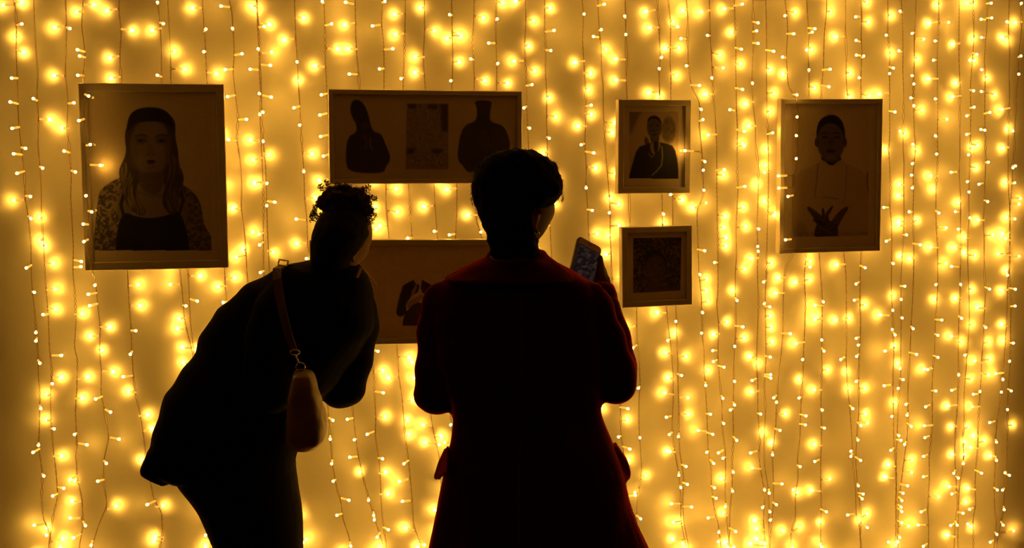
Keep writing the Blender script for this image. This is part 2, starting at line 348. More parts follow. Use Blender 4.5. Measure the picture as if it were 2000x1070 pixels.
# lamp tips as seen (half-pixel units in each crop); g = aimed at the wall
TIPS = [
 (*T1, '8,20 85,10g 88,93 60,142g 92,205g 42,305 35,397 128,384 208,294 198,467g 43,502 240,500g 247,589 48,600 102,580 168,657 62,678 297,672 48,783 122,768 122,855 155,850g 155,938g 172,962 210,1028g 100,1048 320,1041 322,1022 325,945g 322,875 298,45g 210,107 275,112 298,193 308,218 300,294 292,401 305,472 348,376 355,564 400,646 335,765 360,828g 370,18g 415,42g 518,118g 592,118g 615,8 640,93 680,200g 425,225g 432,305g 725,270g 612,293 748,32g 805,113 795,202 850,288g 875,272 858,23 908,110 950,209 985,25g 972,270 968,466 975,547 985,625g 990,715g 887,545 910,813g 990,906 950,973 920,1003g 884,378'),
 (*T2, '5,35g 35,103 55,96 110,155g 8,190 68,203 62,256 12,365 65,380 15,448 28,439 28,553 50,605g 10,714g 43,715 42,804 78,790 10,915 12,958 68,985g 15,1065 188,70 160,241 165,312g 145,422 170,489 222,601 187,671 235,771 152,855 158,951 195,1010 258,5 228,258g 300,92 252,371 245,450 248,534 260,611 245,706g 345,97g 345,8 320,190g 358,190g 360,289 505,5 450,102 540,190 480,270 540,55g 542,135 620,222g 565,308 645,30g 702,120 620,284 755,57 748,150 790,135g 795,240 760,316 805,140 890,70g 965,12g 838,230 897,315 905,168 943,73 945,247 985,325g 550,738g 745,740g 465,810g 555,828g 655,808g 825,840g 483,882g 590,930 695,903 752,918 880,906'),
 (*T3, '5,238g 12,5g 88,80g 65,180g 150,32g 170,118 155,198 82,330 92,277 145,382g 175,456 45,422 70,501 147,541 125,598g 282,55 365,15 315,142 350,115 368,192g 245,243g 310,285g 300,350g 313,410 312,448g 258,492g 268,566 330,657 290,735 317,822 335,912 325,598 393,517 405,678g 402,480g 380,832 380,922 370,993g 385,772g 440,62 445,135 403,230g 403,312g 418,797g 420,880g 520,45g 535,108g 575,267 585,223 600,188g 535,362g 578,375g 630,83g 652,105 657,150 645,295g 655,188g 670,40g 680,257 735,47 738,334 740,428 670,588f 748,664 762,138 755,368g 748,466g 762,527 755,632g 750,743 707,812g 757,980 760,792 780,303 815,214 790,1025 825,35g 858,125g 830,265 848,428 835,662 828,684 835,845 838,928 838,962g 830,888g 900,193 895,250g 905,350 912,405 925,490g 912,514 900,560g 912,570 915,727 905,810 915,885g 913,1050 905,15 965,90 958,120 965,170 940,326 960,720g 990,785 965,895 960,962 935,1010g 985,672 993,648 995,583 962,982 618,760 667,780g 593,838 593,875g'),
 (*T4, '65,62 110,47g 248,45g 175,125 188,113 105,132 150,196 172,192g 262,143g 27,201 55,222 10,272g 62,288g 160,272 248,270 185,343g 243,340 27,362 10,435g 115,371 113,457 110,529 110,620 22,518 36,687 37,735 75,768 30,832 65,937 28,842 15,1028g 165,1022g 168,1044 265,1035g 383,1047 322,375g 342,157 343,215 340,66 322,285g 395,85g 390,10g 375,218 355,303 398,374 432,367g 515,43 483,60g 461,137 482,206 510,198 492,266 475,287 562,131 587,230g 562,295 570,327 557,382 570,412 500,438 605,428 515,512 535,520g 565,563 583,588g 563,640 461,585g 560,684 450,810 515,720g 513,763g 563,735 550,827 515,865g 585,860g 510,880 543,917 460,943 600,957 518,1000g 557,1010 490,1030 665,18g 627,90g 613,153 652,160 645,235 625,308g 653,386 703,465 653,530 658,602 633,687g 648,740g 670,833 700,890 633,965 697,1027 712,1040 710,87 778,12 805,12g 830,75 723,172g 735,323g 718,378g 787,235 775,453 775,525 783,605 712,673 778,710 785,750 745,790g 730,826 742,895 768,927g 727,966 770,987g 832,146 805,150g 818,213 808,235g 833,272 805,355 832,357 807,418 847,508 830,505 797,577g 820,567 815,655 822,720 790,851 820,860g 860,788 812,998 875,12 877,70 933,84 965,88g 915,145g 938,158g 858,303g 890,370g 870,438 910,428 862,633 918,578g 930,713g 880,918 915,912g 935,850g 927,932 895,990 933,1055 918,990 990,12 990,218 980,290 940,503g 957,655 968,648 965,713 990,775 985,797 968,856 985,1000 955,510'),
 (*B1, '135,72 165,159 140,230 140,263 157,350 205,429 160,527 213,605 150,670 125,699 172,790 203,868 128,982 180,1022 240,1068 185,995g 220,58 218,138 245,318 240,404g 180,470g 178,568g 243,712g 253,838 278,888g 250,1033g 282,1033 340,80 345,125 322,155g 350,243g 345,403g 322,485g 290,627 345,668 270,806 290,808g 268,953 335,985 370,45 430,208g 395,297g 445,382 370,490 435,541 470,646 417,741 378,810 457,905 355,1062 543,42 550,125g 533,222 508,315 475,402 500,458g 578,550g 595,605g 553,727g 585,779 570,903 640,905g 605,1025g 600,1045g 660,41 785,8g 728,125 775,107 700,175g 692,215g 712,287 762,290g 850,50g 920,14 870,112 800,1023'),
 (*B2, '203,1035 190,1048 480,303 600,325g 607,345g 498,378g 515,407g 613,407g 503,465 615,493 408,480 507,557 590,570g 303,573 353,568 290,647 383,648 430,628 597,630g 295,743 362,716 497,722 575,743 407,775g 507,775g 300,810 555,811 518,858g 440,885 368,885 567,888 313,943 460,945 462,962 582,992 520,1000 472,1030 660,1060 370,1065 650,590 660,658g 723,635g 717,667 760,590'),
 (*B3, '428,17 428,168 445,207g 470,290 493,447 458,527 453,570g 415,637 465,685 458,728g 500,640 525,788g 478,855 505,958 565,152g 640,185 637,232g 608,260 683,323g 600,308g 665,397 612,405g 593,464 693,483 600,560 692,549 613,628 650,637 607,692g 615,695 683,753 652,788 660,835 688,823 618,897 707,910 625,970 655,970g 665,1055 625,1035g 735,3 760,66 745,152 740,231 782,299 768,378g 757,437 778,548 722,611 760,697 790,742 793,836 800,877 763,953 805,1047 763,20 768,105 842,187 790,237g 785,343 825,487 852,532 828,585 788,627 803,700 865,775 823,720 820,800g 833,910 825,935g 835,1050g 862,850 880,105 865,65g 907,207 870,283 910,250g 832,365 870,420 870,513 880,652 878,1008 870,1068 982,32 985,117 928,322g 963,353g 935,417 935,460g 973,547 928,700 933,757 983,620g 987,845 978,913 948,962g 955,995g 955,1035g 808,1010 930,1055g'),
 (*B4, '40,15g 28,75g 10,128 10,165g 15,210 18,265 93,233 105,32g 165,22g 180,122 180,180 105,271 12,325 15,408 14,393 20,485 33,502 125,412g 135,335 120,485 70,545 50,612 15,660g 18,708 127,753 150,590 152,555 60,820 5,858 35,902 8,930 8,962 58,1003g 128,990 115,855g 98,843 168,845g 217,110 193,168 210,258 220,303 235,375g 178,452 213,532 222,602 182,666 180,733 245,800 232,930 205,970g 210,1068 262,180g 317,173g 342,40 335,103 380,120g 343,252 352,278 282,335 345,323 308,383g 343,420 318,450g 380,447g 333,528 383,545g 365,594 392,582 352,650 323,693 323,714 365,730 353,828 375,860 370,880 307,942 390,937 362,963g 393,992 490,85g 435,160g 488,143 520,100 537,48 525,172 485,217 498,240 497,283 452,302 510,350g 515,370 530,413 450,437 508,447 538,510 497,505g 543,553 483,557 562,597 512,632 522,650 533,667 478,690 565,725 470,745g 457,793g 565,775 550,828 530,857 525,887 522,912 525,930 553,983 525,973 468,1048 507,1048 515,1030 568,215 585,315 605,372g 655,42 653,100 683,180 665,240 667,327 622,375 658,457 613,520 605,593 610,640 605,713 605,792 595,930 670,868 582,980 605,1065 712,243g 758,265g 753,42 735,95g 758,174 768,318 745,395 715,455 700,515g 770,657 718,597g 720,705g 770,708g 763,742 725,780 745,798 715,860 705,830g 765,935 712,983 740,983 700,1020g 800,60 810,132 828,127g 800,198 805,338 797,410 800,470 793,518 785,598 790,677 780,838g 775,890 785,920 778,977 797,990g 868,60 852,210 865,265 870,333g 867,395 828,460 863,581 805,633g 848,653g 867,710g 838,780 935,5 970,60 915,65 968,125 915,197g 960,270 943,342 920,260g 885,390 918,413 952,458 912,462 935,530 958,590 893,658 893,730 925,777 945,787 898,845 915,845 923,922 963,1002 920,983 895,1018 867,1048'),
]
FRONT = {3: (150, 545), 27: (185, 395), 32: (183, 505)}     # strands that hang in front of a frame, over this height
HID = [[(154,163),(440,163),(446,526),(165,528)], [(642,174),(1021,178),(1018,358),(643,359)], [(1207,194),(1353,195),(1345,377),(1206,378)],
       [(1215,444),(1355,440),(1349,595),(1213,602)], [(1525,192),(1728,194),(1716,489),(1518,497)], [(604,470),(1050,466),(1050,668),(605,674)],
       [(605,380),(720,380),(740,620),(640,800),(580,900),(590,1070),(430,1070),(350,930),(290,905),(320,790),(440,595),(605,505)],
       [(925,330),(1000,292),(1090,330),(1085,440),(1060,500),(1195,580),(1245,740),(1180,790),(1260,1070),(840,1070),(880,800),(812,770),(820,580),(955,500)]]
def inside(x, y, poly):
    c = False; n = len(poly)
    for i in range(n):
        x1, y1 = poly[i]; x2, y2 = poly[(i+1) % n]
        if (y1 > y) != (y2 > y) and x < (x2-x1)*(y-y1)/(y2-y1)+x1: c = not c
    return c

RAIL_Z = 2.47
BL, TL = 0.0245, 0.0085         # sleeve and lamp length
# bulb meshes (shared)
def lathe(prof, n=8):
    mb = MB(); mb.rings([[(r*math.cos(2*math.pi*j/n), r*math.sin(2*math.pi*j/n), z) for j in range(n)] for r, z in prof]); return mb.mesh('x', True)
sleeve_me = lathe([(.0018, 0), (.0031, .0015), (.0033, .004), (.0030, .006), (.0032, .014), (.0030, .0215), (.0026, BL)]); sleeve_me.name = 'bulb'
sleeve_me.materials.append(M['housing'])
tip_me = lathe([(.0026, 0), (.0039, .0025), (.0038, .0058), (.0022, TL-.0006), (.0006, TL)], 7); tip_me.name = 'lit_tip'; tip_me.materials.append(M['tip'])

strands = []
for i, (segs, label) in enumerate(STR):
    pts = ctl(*segs)
    base = 0.024+0.010*random.random()
    w3 = [W(x, y, -base) for x, y in pts]
    zs = [p.z for p in w3]; xs = [p.x for p in w3]
    top_x = xs[0]+(xs[0]-xs[3])*0.15
    zs = [RAIL_Z, 2.25]+zs+[zs[-1]-.12, zs[-1]-.24, 0.10]; xs = [top_x, xs[0]]+xs+[xs[-1]+random.uniform(-.03, .03), xs[-1]+random.uniform(-.05, .05), xs[-1]+random.uniform(-.05, .05)]
    o = np.argsort(zs); zs = np.array(zs)[o]; xs = np.array(xs)[o]
    zz = np.linspace(zs[0], zs[-1], int((zs[-1]-zs[0])/0.006)+1)
    xx = np.interp(zz, zs, xs)
    k = np.hanning(9); k /= k.sum(); xx = np.convolve(np.pad(xx, 4, 'edge'), k, 'valid')
    ph = random.random()*10
    dd = base+0.006*np.sin(zz*5+ph)+0.004*np.sin(zz*13+ph*2)
    if i in FRONT:
        za = W(pts[0][0], FRONT[i][0], -base).z; zb = W(pts[0][0], FRONT[i][1], -base).z
        s = 1/(1+np.exp(-(zz-zb+.0)/.012))*1/(1+np.exp((zz-za-.0)/.012))
        dd = dd*(1-s)+0.093*s
    strands.append(dict(z=zz, x=xx, d=dd, bulbs=[], base=base, label=label, leads=[]))
def at_z(s, z): return float(np.interp(z, s['z'], s['x'])), float(np.interp(z, s['z'], s['d']))
def add_bulb(s, tip, A):
    s['bulbs'].append((A, tip))
for ox, oy, txt in TIPS:
    for tk in txt.split():
        fl = tk[-1] if tk[-1] in 'gf' else ''
        a, b_ = tk.rstrip('gf').split(','); px, py = ox+float(a)/2, oy+float(b_)/2
        p = W(px, py, -.03); best = None
        for i, s in enumerate(strands):
            if p.z > s['z'][-1] or p.z < s['z'][0]: continue
            e = abs(at_z(s, p.z)[0]-p.x)
            if best is None or e < best[0]: best = (e, i)
        i = best[1]; s = strands[i]
        infront = i in FRONT and FRONT[i][0] < py < FRONT[i][1]
        xA, dA = at_z(s, p.z+random.uniform(-.003, .006))
        if fl == 'g' and not infront:
            tip = W(px, py, -random.uniform(.005, .012))
            A = Vector((xA, -dA, tip.z+random.uniform(-.003, .006)))
        else:
            p = W(px, py, -dA); L = BL+TL+.004; dx = abs(p.x-xA)
            dep = math.sqrt(max(0, L*L-dx*dx))*0.85
            if random.random() < .6 and dep < dA-.006 and not infront: dep = -dep
            tip = W(px, py, -(dA+dep)); A = Vector((xA, -dA, tip.z+random.uniform(-.005, .007)))
        add_bulb(s, tip, A)
# lamps the frames and people hide, and those above and below the picture
for i, s in enumerate(strands):
    z = RAIL_Z-.05-random.random()*.04
    while z > 0.12:
        x, d = at_z(s, z); q = proj(Vector((x, -d, z)))
        off = q[1] < -8 or q[1] > 1078
        hid = any(inside(q[0], q[1], h) for h in HID) and not (i in FRONT and FRONT[i][0]-10 < q[1] < FRONT[i][1]+10)
        near = any(abs(b_[0].z-z) < (.03 if q[1] > 1078 else .045) for b_ in s['bulbs'])
        if (off or hid) and not near:
            sg = random.choice((-1, 1))
            tip = Vector((x+sg*random.uniform(.018, .032), -random.choice((.008, .02, .033)), z+random.uniform(-.008, .004)))
            if q[1] > 1078 and random.random() < .7: tip = Vector((x+sg*random.uniform(.004, .014), -random.uniform(.008, .02), z+.030))
            add_bulb(s, tip, Vector((x, -d, z)))
        z -= .036 if q[1] > 1078 else .072
GRP = 'fairy light strands of the glowing curtain'
nb = 0
for i, s in enumerate(strands):
    top = Vector((float(s['x'][-1]), -float(s['d'][-1]), float(s['z'][-1])))
    root = empty('fairy_light_strand', top, s['label'], 'string lights', GRP)
    mb = MB(); n = len(s['z']); ph = random.random()*6
    c = [Vector((float(s['x'][k]), -float(s['d'][k]), float(s['z'][k]))) for k in range(n)]
    for sgn in (0, math.pi):
        pts = []
        for k in range(n):
            a = ph+s['z'][k]*(95+22*math.sin(s['z'][k]*4+ph))+sgn
            rr = 0.0011+0.0026*max(0, math.sin(s['z'][k]*21+ph*3)*math.sin(s['z'][k]*7.3+ph))
            pts.append(c[k]+Vector((math.cos(a)*rr, math.sin(a)*rr, 0)))
        mb.tube(pts, 0.00072, 4)
    for A, tip in s['bulbs']:
        dirv = tip-A; L = dirv.length
        if L < .006: dirv = Vector((0, -1, 0)); L = .0
        dirv.normalize()
        sc = 1.0 if L > BL+TL-.004 else max(.62, (L+.004)/(BL+TL))
        basep = tip-dirv*(BL+TL)*sc
        bo = link('bulb', sleeve_me, None, root, basep-top); bo.rotation_mode = 'QUATERNION'; bo.rotation_quaternion = dirv.to_track_quat('Z', 'Y'); bo.scale = (1, 1, sc)
        to = link('lit_tip', tip_me, None, bo, (0, 0, BL-.0004))
        nb += 1
        A2 = A+Vector((0, 0, .006)); A3 = A-Vector((0, 0, .006))
        side = dirv.cross(Vector((0, .3, 1))).normalized()*.001
        mb.tube([A2, A*.5+A2*.25+basep*.25, basep+side], .0008, 4); mb.tube([A3, A*.5+A3*.25+basep*.25, basep-side], .0008, 4)
    mb.obj('wire', M['wire'], root)
print('bulbs', nb)
mb = MB(); xa = min(float(s['x'][-1]) for s in strands)-.1; xb = max(float(s['x'][-1]) for s in strands)+.1
mb.box(((xa+xb)/2, -.026, RAIL_Z+.008), ((xb-xa)/2, 0, 0), (0, .011, 0), (0, 0, .009))
rail = empty('curtain_rail', ((xa+xb)/2, -.02, RAIL_Z), 'slim white rail above the picture that carries the fairy lights', 'rail')
mb.obj('rail', M['metal_rail'], rail)
for k in range(5):
    mb = MB(); x = xa+.1+(xb-xa-.2)*k/4; mb.box((x, -.0075, RAIL_Z+.01), (.012, 0, 0), (0, .0075, 0), (0, 0, .02)); mb.obj('bracket', M['metal_rail'], rail)

# ------------------------------------------------------------------ pictures
def sdpoly(X, Y, pts):
    d = np.full(X.shape, 1e9); ins = np.zeros(X.shape, bool); n = len(pts)
    for i in range(n):
        x1, y1 = pts[i]; x2, y2 = pts[(i+1) % n]
        ex, ey = x2-x1, y2-y1; wx, wy = X-x1, Y-y1
        t = np.clip((wx*ex+wy*ey)/(ex*ex+ey*ey+1e-9), 0, 1)
        d = np.minimum(d, np.hypot(wx-ex*t, wy-ey*t))
        c = ((y1 > Y) != (y2 > Y)) & (X < ex*(Y-y1)/((y2-y1) if y2 != y1 else 1e-9)+x1); ins ^= c
    return np.where(ins, -d, d)
def chaikin(p, k=2):
    for _ in range(k):
        q = []
        for i in range(len(p)):
            a, b_ = p[i], p[(i+1) % len(p)]
            q += [(a[0]*.75+b_[0]*.25, a[1]*.75+b_[1]*.25), (a[0]*.25+b_[0]*.75, a[1]*.25+b_[1]*.75)]
        p = q
    return p
def vnoise(X, Y, s, seed=0):
    r = np.random.default_rng(seed); g_ = r.random((96, 96))
    x = X/s+40*0.37; y = Y/s+11; xi = np.floor(x).astype(int); yi = np.floor(y).astype(int); fx = x-xi; fy = y-yi
    fx = fx*fx*(3-2*fx); fy = fy*fy*(3-2*fy)
    G = lambda a, b_: g_[a % 96, b_ % 96]
    return (G(xi, yi)*(1-fx)+G(xi+1, yi)*fx)*(1-fy)+(G(xi, yi+1)*(1-fx)+G(xi+1, yi+1)*fx)*fy
class Canvas:
    def __init__(s, X, Y, base=(.76, .66, .56)):
        s.X, s.Y = X, Y; s.c = np.ones(X.shape+(3,))*np.array(base)
    def mix(s, a, col): s.c = s.c*(1-a[..., None])+np.array(col)*a[..., None]
    def poly(s, pts, col, a=1, soft=1.2, rnd=2, tex=None):
        m = np.clip(.5-sdpoly(s.X, s.Y, chaikin(pts, rnd) if rnd else pts)/soft, 0, 1)*a
        if tex is not None: m = m*tex
        s.mix(m, col)
    def ell(s, cx, cy, rx, ry, col, a=1, soft=.12, tex=None, rot=0):
        dx, dy = s.X-cx, s.Y-cy; c_, s_ = math.cos(rot), math.sin(rot)
        r = np.hypot((dx*c_+dy*s_)/rx, (-dx*s_+dy*c_)/ry); m = np.clip((1-r)/soft+.5, 0, 1)*a
        if tex is not None: m = m*tex
        s.mix(m, col)
    def line(s, pts, w_, col, a=1):
        d = np.full(s.X.shape, 1e9)
        for (x1, y1), (x2, y2) in zip(pts[:-1], pts[1:]):
            ex, ey = x2-x1, y2-y1; wx, wy = s.X-x1, s.Y-y1
            t = np.clip((wx*ex+wy*ey)/(ex*ex+ey*ey+1e-9), 0, 1); d = np.minimum(d, np.hypot(wx-ex*t, wy-ey*t))
        s.mix(np.clip(1-(d-w_/2)/.9, 0, 1)*a, col)
INK = (.045, .045, .06); GREY = (.16, .14, .13); SK = (.26, .20, .16); PAPER = (.66, .55, .45)
def clip(c, base, x0, y0, x1, y1):                 # the print ends in a clean rectangle inside its mat
    o = (c.X < x0) | (c.X > x1) | (c.Y < y0) | (c.Y > y1); c.c[o] = base[o]
def art_woman(c):
    X, Y = c.X, c.Y; base = c.c.copy()
    c.poly([(150,160),(440,160),(440,520),(150,520)], PAPER, .6, 1.5, 0)
    n1 = vnoise(X, Y, 1.7, 21); n2 = vnoise(X, Y, 5.2, 3); n3 = vnoise(X, Y, 2.6, 4)
    fl = np.clip((n2*.6+n3*.6-.55)*6, 0, 1)
    slv = [(180,520),(190,380),(203,364),(222,352),(242,344),(262,360),(258,430),(240,520)]
    c.poly(slv, INK, .95); c.poly(slv, (.40,.30,.23), .75, tex=fl)
    slr = [(345,352),(362,364),(380,376),(393,398),(398,440),(414,462),(430,520),(345,520),(350,430)]
    c.poly(slr, INK, .92); c.poly(slr, (.33,.25,.19), .6, tex=fl)
    c.poly([(232,372),(262,350),(330,350),(360,374),(372,420),(350,452),(240,452),(226,410)], (.22,.17,.135), .9, 4)
    c.line([(262,372),(290,382),(320,380),(345,370)], 2.5, (.14,.11,.09), .6)
    top = [(222,560),(226,470),(233,428),(246,414),(262,422),(294,427),(330,420),(346,408),(360,430),(370,480),(376,560)]
    c.poly(top, (.02,.02,.028), 1); c.line([(243,425),(236,400),(242,378)], 6, (.025,.025,.03), .95); c.line([(350,416),(358,392),(352,372)], 6, (.025,.025,.03), .9)
    c.X = X+2.2*np.sin(Y/10.0); st = vnoise((X+5*np.sin(Y/14))*1.0, Y*.10, 2.2, 8)
    hair = [(246,240),(252,224),(268,213),(292,209),(318,213),(334,226),(342,244),(346,270),(345,300),(352,322),(360,338),(357,356),(350,372),(353,398),(340,422),(322,414),(318,380),(322,352),(262,352),(272,385),(286,412),(276,424),(256,412),(246,388),(234,362),(233,338),(241,312),(246,280)]
    c.poly(hair, (.055,.045,.04), .97, 2); c.poly([(234,362),(238,330),(248,312),(258,345),(272,382),(286,412),(274,422),(254,408),(244,384)], (.33,.25,.18), .75, 3, tex=np.clip(st*2.4-.9, 0, 1))
    c.poly([(330,300),(345,305),(360,338),(350,372),(352,398),(338,420),(324,400),(322,350)], (.26,.19,.14), .6, 3, tex=np.clip(st*2.4-.9, 0, 1)); c.X = X
    c.poly([(272,322),(318,322),(322,366),(300,384),(270,366)], (.15,.115,.095), .95, 4)
    c.ell(294, 286, 39, 56, (.25,.19,.155), .96, .2, tex=.86+.28*n1); c.ell(300, 268, 20, 26, (.29,.225,.18), .5, .8); c.ell(262, 300, 9, 26, (.12,.09,.08), .5, .9); c.ell(329, 296, 8, 28, (.12,.09,.08), .55, .9)
    c.poly([(248,262),(249,232),(262,214),(292,208),(322,213),(338,232),(340,262),(333,244),(314,238),(292,237),(268,239),(256,247)], (.03,.026,.028), 1, 2)
    for ex in (276, 316):
        c.ell(ex, 273, 14, 9, (.12,.09,.08), .6, .8); c.ell(ex, 275, 9, 3.6, (.05,.04,.04), .9, .5); c.ell(ex, 275, 3, 2.6, (.015,.015,.015), 1); c.ell(ex+4, 275.5, 2, 1.2, (.3,.25,.2), .6)
        sg = 1 if ex > 300 else -1; c.line([(ex-sg*11, 266),(ex, 262.5),(ex+sg*13, 266)], 2.4, (.06,.05,.045), .8)
    c.poly([(291,278),(297,278),(302,298),(294,304),(286,298)], (.17,.13,.11), .6, 4); c.ell(289, 301, 2.2, 1.4, (.05,.04,.04), .9, .6); c.ell(300, 301, 2.2, 1.4, (.05,.04,.04), .9, .6)
    c.ell(295, 315, 9, 2.6, (.03,.015,.02), 1, .4); c.ell(295, 318, 7, 2.8, (.05,.025,.03), .9, .5); c.ell(295, 327, 10, 3, (.15,.115,.1), .6, .8); c.ell(295, 341, 20, 6, (.11,.085,.075), .6, .8)
    clip(c, base, 150, 150, 413, 489); m = (X > 413); c.c[m] = base[m]
def m2(pts, ox, oy, k): return [(ox+x*k, oy+y*k) for x, y in pts]
def art_pair(c):
    X, Y = c.X, c.Y; n = vnoise(X, Y, 2.2, 5)
    q = lambda p: m2(p, 630, 160, .2056)
    c.mix(np.ones(X.shape)*.35, (.42,.34,.27))
    A = q([(262,240),(280,180),(330,162),(390,200),(435,300),(470,470),(560,490),(600,590),(655,730),(600,810),(580,872),(250,862),(215,750),(232,520),(325,480),(320,400),(290,360),(265,290)])
    c.poly(A, INK, .97, 2.2); c.line(q([(455,530),(450,600),(470,640)]), 2.5, (.22,.17,.13), .7); c.ell(713, 245, 8, 7, (.12,.09,.08), .6, .6)
    c.line(q([(390,500),(420,560),(410,640)]), 2, (.16,.12,.1), .7)
    r = q([(800,205),(1195,205),(1195,830),(790,830)]); c.poly(r, (.15,.12,.10), .75, 2.5, 0, tex=.55+.6*n)
    for b_ in ([(810,210),(890,210),(880,255),(815,250)], [(1000,210),(1090,210),(1080,265),(1000,260)], [(1120,210),(1190,210),(1190,470),(1130,470)], [(800,630),(890,630),(860,680),(800,690)], [(1050,630),(1160,640),(1100,690),(1040,670)]):
        c.poly(q(b_), (.05,.05,.055), .75, 4, 0)
    B = q([(1430,175),(1612,175),(1600,240),(1590,300),(1592,380),(1720,410),(1765,510),(1790,620),(1700,800),(1430,858),(1370,855),(1335,795),(1275,740),(1300,520),(1350,405),(1460,375),(1470,250)])
    c.poly(B, INK, .95, 2.2); c.poly(q([(1480,460),(1560,440),(1600,620),(1520,640),(1490,540)]), (.15,.12,.1), .6, 3, tex=n)
    c.poly(q([(1600,420),(1720,430),(1790,620),(1700,780),(1620,700)]), (.10,.08,.07), .6, 5)
def art_suit(c):
    base = c.c.copy(); X, Y = c.X, c.Y; n = vnoise(X, Y, 2, 6)
    q = lambda p: m2(p, 1180, 170, .2151)
    c.poly(q([(225,222),(680,222),(676,832),(218,832)]), (.56,.43,.33), .85, 1.2, 0)
    c.poly(q([(225,222),(340,222),(300,300),(250,420),(225,420)]), (.18,.14,.11), .7, 8, 0)
    c.ell(*q([(585,390)])[0], 14, 26, (.15,.12,.11), .9, .3, tex=.5+.6*n)
    c.poly(q([(360,520),(370,440),(400,470),(420,540)]), (.08,.07,.07), .9, 2)
    c.poly(q([(300,548),(390,515),(470,495),(560,510),(640,540),(672,700),(676,900),(190,900),(228,800),(255,700)]), (.035,.035,.045), 1, 1.6, 1)
    c.poly(q([(425,500),(500,495),(520,530),(480,600),(430,610),(415,530)]), (.34,.25,.19), .8, 2)
    c.poly(q([(415,430),(500,430),(500,500),(460,520),(420,500)]), (.12,.09,.08), 1, 1.5)       # shirt
    c.ell(*q([(455,365)])[0], 14.5, 23, (.14,.11,.095), 1, .2)
    c.poly(q([(388,330),(400,275),(450,258),(505,275),(525,340),(515,330),(480,290),(430,288),(400,310)]), (.03,.03,.035), 1, 1.5)
    for x in (430, 482): c.ell(*q([(x, 350)])[0], 3.2, 1.6, (.03,.03,.03), .9, .5)
    c.line(q([(420,400),(440,392),(458,400),(480,390)]), 1.3, (.04,.035,.03), .8); c.line(q([(440,430),(475,430)]), 1.4, (.03,.02,.02), .9)
    c.poly(q([(455,490),(490,490),(492,560),(470,620),(448,560)]), (.03,.03,.04), 1, 1.2, 1)
    c.line(q([(525,540),(530,640),(520,710),(480,760),(435,800)]), 1.8, (.35,.27,.2), .75); c.line(q([(400,600),(430,640),(455,610)]), 1.6, (.3,.22,.15), .6)
    clip(c, base, *q([(226,223)])[0], *q([(674,831)])[0])
def art_floral(c):
    X, Y = c.X, c.Y
    q = lambda p: m2(p, 1190, 420, .187)
    n = vnoise(X, Y, 2.4, 7); n2 = vnoise(X, Y, 5.5, 9)
    r = q([(250,240),(755,232),(742,786),(250,815)])
    c.poly(r, (.055,.05,.055), 1, 1.2, 0); c.poly(r, (.30,.24,.2), .8, 1.2, 0, tex=((n > .62)*1.0)*(.4+.6*n2)); c.poly(r, (.24,.13,.1), .5, 1.2, 0, tex=(n2 > .7)*1.0)
    c.ell(*q([(480,545)])[0], 20, 33, (.17,.13,.11), .75, .35, tex=.7+.3*n); c.poly(q([(360,810),(400,700),(560,700),(650,790)]), (.15,.11,.09), .6, 3)
    c.poly(q([(370,520),(380,390),(470,340),(570,390),(590,520),(560,450),(480,410),(410,450)]), (.03,.03,.035), .8, 3)
    for x in (440, 520): c.ell(*q([(x, 530)])[0], 3.5, 1.8, (.05,.04,.04), .7, .5)
    c.line(q([(455,640),(510,640)]), 1.6, (.06,.04,.04), .7)
